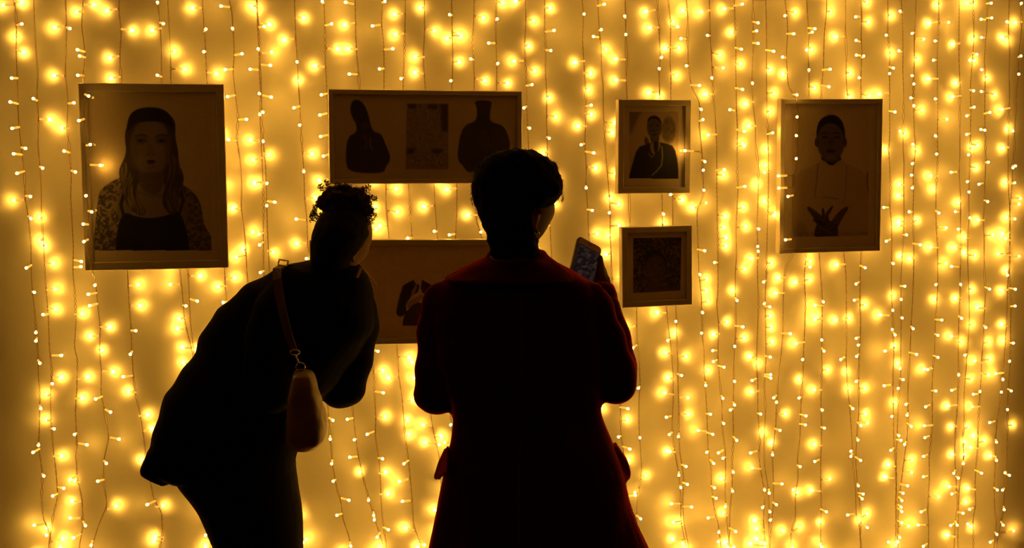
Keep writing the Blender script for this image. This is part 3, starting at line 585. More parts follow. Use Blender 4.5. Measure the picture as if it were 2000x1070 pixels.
def art_hands(c):
    base = c.c.copy(); X, Y = c.X, c.Y; n = vnoise(X, Y, 2, 12)
    q = lambda p: m2(p, 1500, 170, .327)
    c.poly(q([(140,110),(600,110),(600,885),(140,900)]), (.70,.57,.46), .7, 1.5, 0)
    body = q([(140,560),(200,500),(300,455),(320,420),(440,420),(470,460),(560,500),(600,560),(600,885),(145,895)])
    c.poly(body, (.56,.44,.34), .7, 2, 0)
    c.line(q([(300,460),(290,560),(280,660)]), 1.6, (.2,.15,.12), .7); c.line(q([(470,470),(465,600),(450,700)]), 1.2, (.24,.18,.14), .6)
    c.line(q([(330,655),(420,668)]), 1.4, (.2,.15,.12), .7); c.line(q([(150,520),(150,600)]), 1.6, (.15,.12,.1), .7)
    c.poly(q([(585,520),(600,500),(645,510),(640,600),(605,660),(590,600)]), (.13,.10,.08), .7, 4)
    c.poly(q([(150,800),(230,820),(230,890),(145,895)]), (.16,.12,.1), .5, 6, tex=n)
    c.poly(q([(140,870),(600,862),(598,886),(140,900)]), (.15,.11,.09), .6, 5, 0, tex=n)
    c.poly(q([(310,430),(330,400),(420,400),(440,420),(430,450),(375,475)]), (.05,.045,.045), 1, 1.5)     # neck
    c.poly(q([(300,460),(330,430),(375,480),(350,520)]), (.55,.45,.36), .8, 1.5); c.poly(q([(380,475),(430,430),(440,460),(395,530)]), (.55,.45,.36), .8, 1.5)
    c.ell(*q([(376,310)])[0], 28, 45, (.15,.115,.095), 1, .12)
    for x in (292, 458): c.ell(*q([(x, 330)])[0], 4.5, 9, (.11,.085,.07), 1, .3)
    c.poly(q([(292,320),(288,250),(310,190),(370,160),(425,175),(458,230),(462,320),(445,270),(420,230),(380,215),(330,225),(302,270)]), (.03,.028,.032), 1, 2)
    for x in (340, 412): c.ell(*q([(x, 300)])[0], 6, 2.6, (.03,.025,.025), .95, .5); c.line(q([(x-22, 278),(x, 270),(x+20, 278)]), 1.6, (.03,.025,.025), .9)
    c.poly(q([(366,300),(388,300),(400,352),(352,352)]), (.08,.06,.05), .7, 3); c.ell(*q([(376,382)])[0], 9, 4, (.05,.035,.035), .9, .4); c.ell(*q([(376,420)])[0], 10, 4, (.22,.17,.13), .6, .6)
    for pl in ([(228,718),(250,712),(330,775),(350,830),(300,830),(270,780)], [(490,712),(455,715),(390,780),(340,860),(400,870),(440,790)], [(320,720),(335,722),(345,790),(320,790)], [(395,710),(380,705),(320,790),(280,830),(272,930),(340,940),(414,930),(420,820),(350,790)], [(260,785),(320,800),(330,840),(275,805)]):
        c.poly(q(pl), (.06,.045,.04), .95, 1.5, 1)
    for pl in ([(250,722),(335,800)], [(470,722),(360,830)], [(350,745),(330,800)], [(430,790),(350,860)], [(300,830),(370,870)]): c.line(q(pl), 1.1, (.2,.15,.12), .7)
    clip(c, base, *q([(141,60)])[0], *q([(600,893)])[0])
def art_jacket(c):
    X, Y = c.X, c.Y
    q = lambda p: m2(p, 730, 460, .215); n = vnoise(X, Y, 9, 15)
    c.mix(np.ones(X.shape), (.90,.76,.62)); c.mix(.22*n, (.55,.42,.32))
    c.poly(q([(362,402),(300,432),(265,455),(240,530),(222,600),(203,690),(212,722),(240,738),(268,728),(300,690),(292,640),(300,608),(335,565),(352,500),(385,440)]), INK, .97, 1.2, 0)
    c.poly(q([(440,400),(500,436),(560,470),(610,600),(600,700),(540,720),(560,600),(520,560),(440,520),(425,480),(430,440)]), INK, .97, 1.2, 0)
    c.poly(q([(388,440),(418,448),(412,478),(402,512),(372,536),(366,522),(384,486)]), (.05,.05,.055), .95, 1.2, 0)
    c.poly(q([(345,632),(400,605),(540,640),(545,818),(262,818),(264,780),(282,705),(318,668)]), (.055,.05,.055), .97, 1.2, 0)
    c.poly(q([(300,612),(345,580),(430,536),(470,545),(410,600),(350,632),(320,668),(305,650)]), (.46,.36,.27), .9, 1.4, 0)
    c.line(q([(362,410),(375,470),(350,545)]), 1.5, (.16,.13,.11), .8); c.line(q([(262,470),(250,560),(225,680)]), 1.2, (.11,.1,.1), .6)
    c.line(q([(400,620),(396,812)]), 1.5, (.13,.11,.1), .7)

FR_Y = -0.078; FT = 0.030
def make_frame(corners, border, art, label, inner=None, bottom_extra=0):
    cs = [W(x, y, FR_Y) for x, y in corners]        # tl tr br bl
    ctr = sum(cs, Vector())/4
    u = ((cs[1]-cs[0])+(cs[2]-cs[3])); u.y = 0; u.normalize(); n_ = Vector((0, -1, 0)); v = Vector((-u.z, 0, u.x)); v = v if v.z > 0 else -v
    wd = ((cs[1]-cs[0]).dot(u)+(cs[2]-cs[3]).dot(u))/2; ht = ((cs[0]-cs[3]).dot(v)+(cs[1]-cs[2]).dot(v))/2
    root = empty('framed_picture', ctr-v*ht/2, label, 'picture')
    b_ = border/ppm(3.65); hw, hh = wd/2, ht/2
    # moulding: mitred profile, outer side, flat face, inner reveal
    prof = [(0, -FT), (0, -.0015), (.0015, 0), (b_-.0015, 0), (b_, -.0015), (b_, -.0085), (b_*.4, -.0085), (b_*.4, -FT)]
    mb = MB(); rs = []
    for sx, sy in ((-1, 1), (1, 1), (1, -1), (-1, -1)):
        rs.append([ctr+u*(sx*(hw-a))+v*(sy*(hh-a))+n_*(z) for a, z in prof])
    mb.rings(rs, 0, False, True); mb.obj('moulding', M['frame_white'], root)
    mb = MB(); mb.box(ctr-n_*(FT-.001), u*(hw-b_*.4), v*(hh-b_*.4), n_*.001); mb.obj('backing_board', M['backing'], root)
    mb = MB(); mb.box(ctr-n_*.0035, u*(hw-b_*.99), v*(hh-b_*.99), n_*.001); mb.obj('glass', M['glass'], root)
    # print
    iw, ih = hw-b_*.95, hh-b_*.95
    nx, ny = int(iw*2*560), int(ih*2*560)
    a = np.linspace(-iw, iw, nx); bb = np.linspace(ih, -ih, ny); A, B = np.meshgrid(a, bb)
    pc = ctr-n_*.0095
    co = np.stack([pc.x+u.x*A+v.x*B, np.full(A.shape, pc.y), pc.z+u.z*A+v.z*B], -1)-np.array(root.location)
    q = co+np.array(root.location)-np.array(CAM); dq = q@np.array(Fw)
    X = 1000+FPX*(q@np.array(Rt))/dq; Y = 535-FPX*(q@np.array(Up))/dq
    c = Canvas(X, Y); art(c); colr = np.clip(c.c*(0.93+.14*vnoise(X, Y, 1.3, 33)[..., None]), 0, 1)
    me = bpy.data.meshes.new('print')
    idx = np.arange(nx*ny).reshape(ny, nx); f = np.stack([idx[:-1, :-1], idx[1:, :-1], idx[1:, 1:], idx[:-1, 1:]], -1).reshape(-1, 4)
    me.vertices.add(nx*ny); me.vertices.foreach_set('co', co.reshape(-1).astype(np.float32))
    me.loops.add(f.size); me.loops.foreach_set('vertex_index', f.reshape(-1).astype(np.int32))
    me.polygons.add(len(f)); me.polygons.foreach_set('loop_start', np.arange(0, f.size, 4, dtype=np.int32))
    me.update(calc_edges=True)
    ca = me.color_attributes.new('ink', 'FLOAT_COLOR', 'POINT')
    ca.data.foreach_set('color', np.concatenate([colr.reshape(-1, 3), np.ones((nx*ny, 1))], 1).reshape(-1).astype(np.float32))
    link('print', me, M['print'], root)
    for sx in (-1, 1):
        mb = MB(); gap = abs(FR_Y)-FT
        mb.box(Vector((ctr.x, 0, ctr.z))+u*(sx*hw*.6)+v*(hh*.7)+Vector((0, -gap/2, 0)), u*.012, v*.008, Vector((0, gap/2, 0))); mb.obj('wall_spacer', M['backing'], root)
    return root
make_frame([(154,163),(438,163),(446,524),(165,528)], 15, art_woman, 'large framed portrait of a long-haired woman in a floral jacket, at the far left')
make_frame([(642,174),(1021,178),(1018,358),(643,359)], 9, art_pair, 'wide framed picture of two dark busts flanking a dark panel, upper centre')
make_frame([(604,470),(1050,466),(1050,668),(605,674)], 11, art_jacket, 'wide framed picture of a dark suit jacket, half hidden between the two people')
make_frame([(1209,194),(1353,195),(1345,377),(1206,378)], 12, art_suit, 'small framed portrait of a man in suit and tie, upper of the two small frames')
make_frame([(1217,444),(1355,440),(1349,595),(1213,602)], 12, art_floral, 'small framed dark floral-patterned portrait, lower of the two small frames')
make_frame([(1530,192),(1728,194),(1716,489),(1518,497)], 10, art_hands, 'tall framed portrait of a man with crossed hands, at the right')

# ------------------------------------------------------------------ people
FH = Vector((math.sin(YAW), math.cos(YAW), 0))     # horizontal direction away from the viewer
def row(y, xl, xr, d, t, n=28, e=2.3):             # one closed horizontal ring of a garment
    a = P(xl, y, d); b_ = P(xr, y, d); c = (a+b_)/2; h = (b_-a)/2
    out = []
    for k in range(n):
        th = 2*math.pi*k/n; cx, cy = math.cos(th), math.sin(th)
        out.append(c+h*(math.copysign(abs(cx)**(2/e), cx))+FH*t*math.copysign(abs(cy)**(2/e), cy))
    return out
def L3(pts):                                       # (px, py, depth, radius px) -> points and radii
    return [P(a[0], a[1], a[2]) for a in pts], [a[3]/ppm(a[2]) for a in pts]
def head_pts(c, fwd, up, s=1.0):
    fwd = fwd.normalized(); up = (up-fwd*up.dot(fwd)).normalized(); rt = fwd.cross(up)
    mb = MB(); nu, nv = 56, 44; rs = []
    G = lambda x, z, cx, cz, sx, sz: math.exp(-((x-cx)/sx)**2-((z-cz)/sz)**2)
    for i in range(nv+1):
        th = math.pi*(.012+.976*i/nv); ring = []
        for j in range(nu):
            ph = 2*math.pi*j/nu
            x = math.sin(th)*math.cos(ph)*.076; y = math.sin(th)*math.sin(ph)*.098; z = math.cos(th)*.116
            k = min(1, max(0, -z/.116))
            x *= 1-.34*k**1.6; y = y*(1-.10*k) if y > 0 else y*(1-.5*k**1.2)
            if z > 0 and y < 0: y *= 1.03
            if y > .02:
                y += .024*G(x, z, 0, -.022, .012, .020)*1.0 + .008*G(x, z, 0, .005, .008, .025)
                y -= .012*(G(x, z, .032, .008, .016, .011)+G(x, z, -.032, .008, .016, .011))
                y += .005*(G(x, z, .032, .024, .022, .007)+G(x, z, -.032, .024, .022, .007))
                y += .006*(G(x, z, .032, .006, .011, .008)+G(x, z, -.032, .006, .011, .008))
                y += .008*(G(x, z, 0, -.055, .022, .006)+G(x, z, 0, -.067, .018, .006))
                y += .010*G(x, z, 0, -.096, .022, .016) - .004*G(x, z, 0, -.080, .02, .006)
                y += .004*(G(x, z, .045, -.02, .02, .02)+G(x, z, -.045, -.02, .02, .02))
            ring.append(c+(rt*x+fwd*y+up*z)*s)
        rs.append(ring)
    mb.rings(rs)
    for sx in (-1, 1):                             # ears: shell and helix rim, lobe
        e = c+(rt*(sx*.078)+fwd*(-.006)+up*(-.034))*s
        o_ = (rt*sx*.9-fwd*.45).normalized()
        mb.ellipsoid(e-o_*.004*s, (fwd*.013)*s, o_*.006*s, up*.026*s, 12, 8)
        hp = [e+(o_*.010+fwd*(.012*math.cos(a)*-1)+up*(.004+.027*math.sin(a)))*s for a in np.linspace(-1.3, 2.9, 12)]
        mb.tube(hp, [.0042*s]*12, 8); mb.ellipsoid(e+(up*-.026+o_*.006+fwd*.004)*s, fwd*.008*s, o_*.005*s, up*.009*s, 10, 8)
    return mb, rt, fwd, up
def hand(mb, wrist, along, palm_n, s=1.0, curl=.5, thumb_side=1, out=.8, root=.032):
    along = along.normalized(); palm_n = (palm_n-along*palm_n.dot(along)).normalized(); sd = along.cross(palm_n)*thumb_side
    mb.ellipsoid(wrist+along*.045*s, along*.052*s, sd*.040*s, palm_n*.015*s, 16, 10)
    mb.limb([wrist-along*.02*s, wrist+along*.015*s], [.024*s, .026*s], 12)
    for k, (o_, l) in enumerate(((.029, .070), (.010, .080), (-.010, .074), (-.028, .058))):
        p = wrist+along*.080*s+sd*o_*s; pts = [p-along*.015*s]; a = 0.15; dv = along
        for q_, f in enumerate((.45, .32, .25)):
            a += curl*(.55 if q_ else .35)
            dv = along*math.cos(a)+palm_n*math.sin(a); p = p+dv*l*f*s; pts.append(p)
        mb.limb(pts, [.0092*s, .0085*s, .0078*s, .0068*s], 10)
    p = wrist+along*.025*s+sd*root*s
    mb.limb([p, p+(along*.5+sd*out+palm_n*.2).normalized()*.035*s, p+(along*.5+sd*out+palm_n*.2).normalized()*.035*s+(along*.8+sd*.2+palm_n*.6*curl).normalized()*.03*s, p+(along*.5+sd*out+palm_n*.2).normalized()*.035*s+(along*.8+sd*.2+palm_n*.6*curl).normalized()*.055*s], [.012*s, .0105*s, .0095*s, .008*s], 10)
def nz(sc, amp, o=(0, 0, 0)):
    o = Vector(o)
    return lambda co: amp*noise.noise((co+o)*sc)
def floorpt(px, d):
    p = P(px, 1000, d); return Vector((p.x, p.y, 0))
def shoe(parent, p, fwd, m):
    rt = fwd.cross(Vector((0, 0, 1))); mb = MB(); rs = []
    for t, w_, h in ((-.085, .022, .05), (-.07, .034, .075), (-.03, .037, .08), (.02, .038, .062), (.07, .045, .045), (.12, .044, .038), (.16, .034, .03), (.18, .015, .018)):
        rs.append([p+fwd*t+rt*(w_*math.cos(a))+Vector((0, 0, .001+(h if math.sin(a) > 0 else .0)*math.sin(a)+.018*(1 if math.sin(a) > -.01 else 0))) for a in np.linspace(0, 2*math.pi, 18, endpoint=False)])
    mb.rings(rs); mb.obj('shoe', m, parent, True)

# ---- person in the red coat
D2 = 2.82
f2 = floorpt(1045, 2.86)
pr = empty('person', f2, 'short-haired person seen from behind in a long red coat, holding up a phone', 'person')
face2 = (FH*math.cos(R_(50))+Rt*math.sin(R_(50))-Vector((0, 0, .10))).normalized()
hc2 = P(1008, 396, 2.80)
mb, hr2, hf2, hu2 = head_pts(hc2, face2, Vector((0, 0, 1)))
pts, rr = L3([(1004, 440, 2.79, 44), (1003, 490, 2.78, 45), (1003, 560, 2.81, 58), (1008, 640, 2.83, 80), (1015, 740, 2.84, 76), (1020, 860, 2.85, 80), (1020, 940, 2.86, 84)])
mb.limb(pts, rr, 24)
for sx in (-1, 1):                                 # legs
    hip = P(1022+sx*55, 960, 2.86); ft = floorpt(1045+sx*75, 2.88)
    mb.limb([hip, hip.lerp(ft, .5), ft.lerp(hip, .28), ft+Vector((0, 0, .06))], [.085, .058, .055, .034], 18)
wr2 = P(1176, 578, 3.02)
pts, rr = L3([(900, 600, 2.82, 60), (862, 640, 2.83, 36), (857, 755, 2.85, 34)]); mb.limb(pts, rr)
lw = P(925, 735, 3.07); mb.limb([P(857, 755, 2.85), lw], [.036, .026])
pts, rr = L3([(1120, 600, 2.82, 60), (1170, 640, 2.83, 36), (1200, 735, 2.84, 34)]); mb.limb(pts, rr)
mb.limb([P(1200, 735, 2.84), wr2], [.036, .026])
hand(mb, wr2, (P(1150, 505, 3.08)-wr2), (-FH-Rt*.15), .86, .12, 1, .0, .022)
hand(mb, lw, (FH*.7+Vector((0, 0, .7))), (Rt*.8), .92, .7, 1)
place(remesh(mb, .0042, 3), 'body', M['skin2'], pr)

# coat
mb = MB(); rows = []
for y, xl, xr, t in ((503, 955, 1064, .060), (512, 928, 1086, .080), (524, 903, 1108, .095), (538, 880, 1135, .108), (552, 858, 1155, .118), (575, 842, 1172, .125), (610, 838, 1180, .13), (660, 842, 1182, .135),
                     (710, 852, 1180, .13), (760, 872, 1176, .122), (805, 884, 1173, .12), (830, 882, 1182, .125), (860, 877, 1196, .135), (900, 868, 1212, .15), (940, 862, 1224, .16), (980, 855, 1236, .165), (1020, 847, 1250, .17), (1070, 838, 1267, .175), (1150, 828, 1290, .185), (1235, 820, 1312, .19)):
    rows.append(row(y, xl, xr, D2+.01, t))
mb.rings(rows)
for pl in ([(868, 590, 2.82, 42), (854, 640, 2.82, 38), (850, 700, 2.83, 38), (853, 765, 2.85, 46)], [(853, 765, 2.85, 46), (880, 760, 2.95, 38), (908, 745, 3.03, 36)],
           [(1150, 590, 2.82, 42), (1170, 640, 2.82, 42), (1188, 700, 2.83, 46), (1200, 740, 2.84, 48)], [(1200, 740, 2.84, 48), (1203, 690, 2.90, 37), (1192, 640, 2.94, 35), (1180, 598, 2.97, 31)]):
    pts, rr = L3(pl); mb.limb(pts, rr, 20)
def coat_fold(co):
    px, py = proj(co)
    f = .004*noise.noise(Vector((co.x*14, co.y*14, co.z*9)))
    if py > 800: f += .009*math.sin((px-1045)/19.0+(py-800)*.004)*min(1, (py-800)/220)
    if px > 1150 and 560 < py < 790 or px < 885 and 600 < py < 800: f += .0022*math.sin(py/11.0+px*.03)*(1+.6*noise.noise(co*6))
    return f
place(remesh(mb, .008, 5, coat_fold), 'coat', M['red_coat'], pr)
# collar: broad turned-down collar lying over the shoulders
mb = MB(); outer = []
for y, xl, xr, t in ((488, 958, 1058, .060), (491, 953, 1064, .066), (500, 947, 1071, .076), (514, 920, 1092, .098), (530, 893, 1114, .118), (543, 868, 1130, .133), (546, 872, 1127, .128), (530, 900, 1108, .108), (510, 940, 1078, .078), (494, 960, 1056, .056)):
    outer.append(row(y, xl, xr, D2-.004, t, 40))
mb.rings(outer, 0, False, True); place(remesh(mb, .005, 2, nz(20, .004)), 'collar', M['red_coat'], pr)
# cuff lining and pocket flaps
c0, c1 = P(1179, 600, 2.97), P(1172, 568, 3.00)
mb = MB(); mb.tube([c0, c0.lerp(c1, .6), c1, c1, c0.lerp(c1, .5)], [.037, .039, .037, .030, .029], 20, cap=False); mb.obj('cuff', M['red_coat'], pr, True)
def flap(pts, thick, m):
    mb = MB(); k = Rt*0+FH*thick
    fr = [P(*p) for p in pts]; bk = [p+k for p in fr]; mb.rings([fr, bk]); me = remesh(mb, .004, 3); place(me, 'pocket_flap', m, pr)
flap([(874, 872, 2.80), (886, 905, 2.74), (872, 925, 2.74), (858, 938, 2.80), (849, 938, 2.83), (846, 934, 2.84), (855, 905, 2.84), (866, 880, 2.84)], .022, M['red_coat'])
flap([(1185, 880, 2.78), (1206, 872, 2.82), (1228, 905, 2.85), (1233, 925, 2.85), (1231, 937, 2.84), (1220, 948, 2.80), (1196, 935, 2.72), (1186, 905, 2.72)], .06, M['red_coat'])
# belt-less half seam down the back
mb = MB(); mb.tube([P(1015+3*math.sin(y/90), y, D2-[.13, .12, .14, .165][min(3, int((y-560)/140))]-.003) for y in range(570, 1061, 35)], .0022, 6); mb.obj('back_seam', M['red_coat'], pr, True)
# hair: short crop, full on top, tapering to the nape
mb = MB(); rows = []
for y, xl, xr, d, t in ((293, 988, 1030, 2.80, .045), (297, 968, 1048, 2.80, .066), (306, 950, 1066, 2.80, .085), (320, 936, 1083, 2.80, .098), (338, 927, 1094, 2.80, .106), (360, 921, 1100, 2.80, .109), (380, 922, 1098, 2.80, .106),
                        (396, 925, 1086, 2.795, .10), (410, 931, 1052, 2.775, .08), (430, 940, 1037, 2.765, .075), (450, 947, 1042, 2.762, .070), (470, 954, 1052, 2.76, .064), (490, 957, 1052, 2.76, .058), (503, 957, 1050, 2.765, .052)):
    rows.append(row(y, xl, xr, d, t, 32, 2.1))
mb.rings(rows)
hm = remesh(mb, .006, 2, lambda co: .006*noise.noise(co*38)+.003*noise.noise(co*90))
place(hm, 'hair', M['hair'], pr)
mb = MB(); rnd = random.Random(4)                  # loose ends of the crop
for _ in range(1500):
    v = hm.vertices[rnd.randrange(len(hm.vertices))]; p = v.co+pr.location; q = proj(p)
    if q[1] > 470: continue
    nrm = v.normal; dn = Vector((0, 0, -1)); tan = (dn-nrm*dn.dot(nrm)+Vector((rnd.uniform(-.5, .5), rnd.uniform(-.5, .5), rnd.uniform(-.3, .3)))).normalized()
    l = rnd.uniform(.005, .010) if q[1] < 400 else .004
    mb.tube([p-nrm*.002, p+tan*l*.5+nrm*l*.16, p+tan*l+nrm*l*.12], [.0006, .0005, .0002], 3)
for k in range(130):                               # fringe tips at the brow and ragged left side
    if k < 80: p = P(rnd.uniform(1076, 1101), rnd.uniform(372, 392), 2.80+rnd.uniform(-.02, .05)); dv = Vector((0, 0, -1))+Rt*rnd.uniform(-.5, .1); l = rnd.uniform(.004, .011)
    else: p = P(rnd.uniform(920, 926), rnd.uniform(362, 400), 2.80); dv = Vector((0, 0, -1))+Rt*rnd.uniform(-.35, .2); l = rnd.uniform(.003, .009)
    mb.tube([p, p+dv*l*.6, p+dv*l+Rt*rnd.uniform(-.004, .002)], [.0007, .0005, .0002], 3)
mb.obj('loose_hair', M['hair_brown'], pr)
ear2 = hc2+hr2*.086+hf2*(-.002)+hu2*(-.064)
mb = MB(); mb.ellipsoid(ear2, hr2*.003, hf2*.003, hu2*.003, 10, 8); mb.tube([ear2+hr2*.001+hu2*(-.006)+(hf2*math.cos(a)+hu2*math.sin(a))*.005 for a in np.linspace(0, 6.28, 14)], .0008, 6)
mb.obj('earring', M['silver'], pr, True)
for sx in (-1, 1): shoe(pr, floorpt(1045+sx*75, 2.88)+FH*.02, FH, M['shoe'])
mb = MB()
for sx in (-1, 1):
    hip = P(1022+sx*55, 1000, 2.86); ft = floorpt(1045+sx*75, 2.88); mb.limb([hip, hip.lerp(ft, .5), ft.lerp(hip, .28), ft+Vector((0, 0, .09))], [.094, .068, .065, .046], 18)
place(remesh(mb, .008, 3), 'trousers', M['trouser'], pr)

# phone in the raised hand
uh = (Rt*48-Up*25+Fw*20).normalized(); vh = (-Rt*20-Up*75-Fw*45); vh = (vh-uh*vh.dot(uh)).normalized(); nh = uh.cross(vh); nh = nh if nh.dot(Fw) < 0 else -nh
PW, PH = .071, .142; tl = P(1129, 461, 3.05); pcn = tl+uh*PW/2+vh*PH/2
def rrect(c, w_, h, r, z):
    out = []
    for cx, cy, a0 in ((1, -1, -90), (1, 1, 0), (-1, 1, 90), (-1, -1, 180)):
        for k in range(6):
            a = R_(a0+90*k/5); out.append(c+uh*(cx*(w_/2-r)+r*math.cos(a))+vh*(cy*(h/2-r)+r*math.sin(a))+nh*z)
    return out
ph = empty('phone', pcn, 'smartphone in a dark case held up by the person in the red coat', 'phone')
mb = MB(); mb.rings([rrect(pcn, PW, PH, .010, z) if k not in (0, 4) else rrect(pcn, PW-.003, PH-.003, .009, z) for k, z in enumerate((-.0055, -.004, 0, .0035, .0045))]); mb.obj('case', M['phone'], ph)
mb = MB(); mb.rings([rrect(pcn, PW-.006, PH-.006, .008, .0044), rrect(pcn, PW-.006, PH-.006, .008, .0050)]); mb.obj('front', M['phone_face'], ph)
mb = MB(); mb.rings([rrect(pcn+vh*.002, PW-.0095, PH-.034, .001, .0049), rrect(pcn+vh*.002, PW-.0095, PH-.034, .001, .0055)]); mb.obj('screen', M['screen'], ph)
mb = MB(); e = pcn-vh*(PH/2-.010); mb.box(e+nh*.0053, uh*.006, vh*.0007, nh*.0003); mb.obj('earpiece', M['phone'], ph)

# ---- leaning person in black
D1 = 3.12
f1 = floorpt(545, 3.12)
pl_ = empty('person', f1, 'person in black bending towards the wall with curly hair tied up high', 'person')
face1 = (FH*math.cos(R_(36))+Rt*math.sin(R_(36))-Vector((0, 0, .45))).normalized()
hc1 = P(668, 466, 3.13)
mb, hr1, hf1, hu1 = head_pts(hc1, face1, Vector((0, 0, 1))+Rt*.12, .85)
pts, rr = L3([(664, 480, 3.13, 42), (658, 520, 3.12, 38), (638, 580, 3.14, 50), (580, 650, 3.13, 85), (510, 760, 3.12, 100), (455, 860, 3.12, 100)]); mb.limb(pts, rr, 24)
ftA, ftB = floorpt(520, 3.02), floorpt(560, 3.24)
legs = []
for ft, hx, kx, dd_ in ((ftA, 445, 505, 3.09), (ftB, 470, 535, 3.19)):
    hip = P(hx+15, 890, dd_); kn = P(kx+5, 1120, dd_-.02 if dd_ < 3.1 else dd_+.02); legs.append((hip, kn, ft)); mb.limb([hip, kn, kn.lerp(ft, .35), ft+Vector((0, 0, .06))], [.070, .050, .048, .032], 18)
pts, rr = L3([(640, 590, 3.14, 50), (684, 640, 3.17, 36), (668, 745, 3.20, 34)]); mb.limb(pts, rr)
rw = P(700, 640, 3.40); mb.limb([P(668, 745, 3.20), rw], [.036, .025]); hand(mb, rw, Vector((0, 0, 1))-Rt*.3, FH*-1, .88, .9, 1)
pts, rr = L3([(580, 590, 3.08, 50), (530, 640, 3.02, 36), (525, 760, 3.00, 34)]); mb.limb(pts, rr)
lw1 = P(560, 800, 3.26); mb.limb([P(525, 760, 3.0), lw1], [.036, .025]); hand(mb, lw1, Vector((0, 0, .5))-Rt*.2+FH*.5, Rt*-1, .88, .8, 1)
place(remesh(mb, .0042, 3), 'body', M['skin'], pl_)
# top
mb = MB(); rows = []
for y, xl, xr, t in ((509, 596, 692, .06), (514, 572, 700, .075), (524, 543, 710, .105), (538, 515, 718, .12), (555, 484, 724, .135), (575, 457, 730, .145), (600, 430, 733, .155), (628, 409, 733, .16), (655, 396, 725, .165), (682, 388, 706, .165),
                     (705, 373, 690, .165), (735, 349, 668, .165), (765, 330, 645, .165), (795, 317, 618, .165), (825, 311, 598, .165), (852, 303, 588, .165), (878, 294, 580, .16), (898, 287, 576, .16), (908, 287, 574, .155), (918, 306, 572, .15), (927, 330, 568, .14)):
    rows.append(row(y, xl, xr, D1+.02, t, 32))
mb.rings(rows)
mb.rings([row(y, a, b_, D1+.02, t, 32) for y, a, b_, t in ((870, 296, 345, .10), (895, 288, 345, .105), (911, 281, 346, .105), (921, 300, 347, .10), (931, 326, 348, .09))])
for plx in ([(676, 585, 3.14, 50), (689, 612, 3.16, 51), (690, 670, 3.18, 45), (666, 752, 3.20, 48)], [(666, 752, 3.20, 48), (680, 700, 3.30, 38), (694, 665, 3.36, 34)],
            [(575, 570, 3.06, 50), (535, 630, 3.0, 48), (522, 700, 2.98, 46), (524, 762, 2.98, 48)], [(524, 762, 2.98, 48), (535, 790, 3.12, 40), (555, 800, 3.22, 34)]):
    pts, rr = L3(plx); mb.limb(pts, rr, 20)
def top_fold(co): return .004*noise.noise(co*9)+.0025*math.sin(co.z*60+co.x*40)
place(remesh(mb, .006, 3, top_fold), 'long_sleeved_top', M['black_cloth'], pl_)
# trousers
mb = MB(); rows = []
for y, xl, xr, t in ((840, 330, 578, .13), (880, 322, 575, .145), (905, 330, 576, .15), (928, 345, 577, .15), (945, 358, 579, .15), (965, 374, 581, .145), (990, 391, 586, .14), (1020, 405, 589, .135), (1070, 426, 590, .13), (1120, 442, 590, .125)):
    rows.append(row(y, xl, xr, D1+.02, t))
mb.rings(rows)
for hip, kn, ft in legs: mb.limb([hip.lerp(kn, .8), kn, kn.lerp(ft, .4), ft+Vector((0, 0, .08))], [.072, .066, .060, .048], 18)
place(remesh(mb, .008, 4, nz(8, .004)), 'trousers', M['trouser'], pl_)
for ft in (ftA, ftB): shoe(pl_, ft+FH*.02+Rt*.03, (FH*.6+Rt*.8).normalized(), M['shoe'])
# hair: pulled tight over the skull, curly bun on top
mb = MB(); rows = []
for y, xl, xr, d, t in ((405, 645, 705, 3.11, .06), (415, 633, 711, 3.11, .09), (425, 624, 715, 3.11, .104), (440, 616, 718, 3.10, .112), (460, 610, 719, 3.09, .112), (478, 609, 708, 3.08, .104), (494, 608, 698, 3.07, .092), (508, 609, 684, 3.06, .075), (526, 606, 676, 3.06, .06)):
    rows.append(row(y, xl, xr, d, t, 30, 2.1))
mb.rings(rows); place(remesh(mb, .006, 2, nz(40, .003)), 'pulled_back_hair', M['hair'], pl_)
bc = P(671, 395, 3.11)
mb = MB(); mb.ellipsoid(bc, Rt*.061, FH*.058, Up*.042, 24, 16); mb.ellipsoid(bc+Rt*.035-Up*.01, Rt*.035, FH*.04, Up*.034, 16, 12); mb.ellipsoid(P(676, 418, 3.115), Rt*.040, FH*.045, Up*.03, 16, 12)
bun = remesh(mb, .004, 2, lambda co: .012*noise.noise(co*48)+.006*noise.noise(co*110))
bo = place(bun, 'curly_bun', M['hair_brown'], pl_)
mb = MB(); rnd = random.Random(9)
def curl(p, ax, L, R0, turns, r):
    ax = ax.normalized(); a = ax.orthogonal().normalized(); b_ = ax.cross(a); n = int(turns*13)+2; ph0 = rnd.random()*6; pts = []
    for k in range(n):
        t = k/(n-1); th = ph0+t*turns*2*math.pi; rr_ = R0*(.6+.4*math.sin(t*3.1))
        pts.append(p+ax*L*t+a*rr_*math.cos(th)+b_*rr_*math.sin(th))
    mb.tube(pts, r, 4)
for k in range(560):
    v = bun.vertices[rnd.randrange(len(bun.vertices))]; p = v.co+pl_.location
    ax = (v.normal*rnd.uniform(.35, 1)+Vector((rnd.uniform(-.8, .8), rnd.uniform(-.8, .8), rnd.uniform(-.9, .5))))
    curl(p-v.normal*.004, ax, rnd.uniform(.006, .017), rnd.uniform(.0032, .0062), rnd.uniform(1.2, 2.4), rnd.uniform(.0006, .0011))
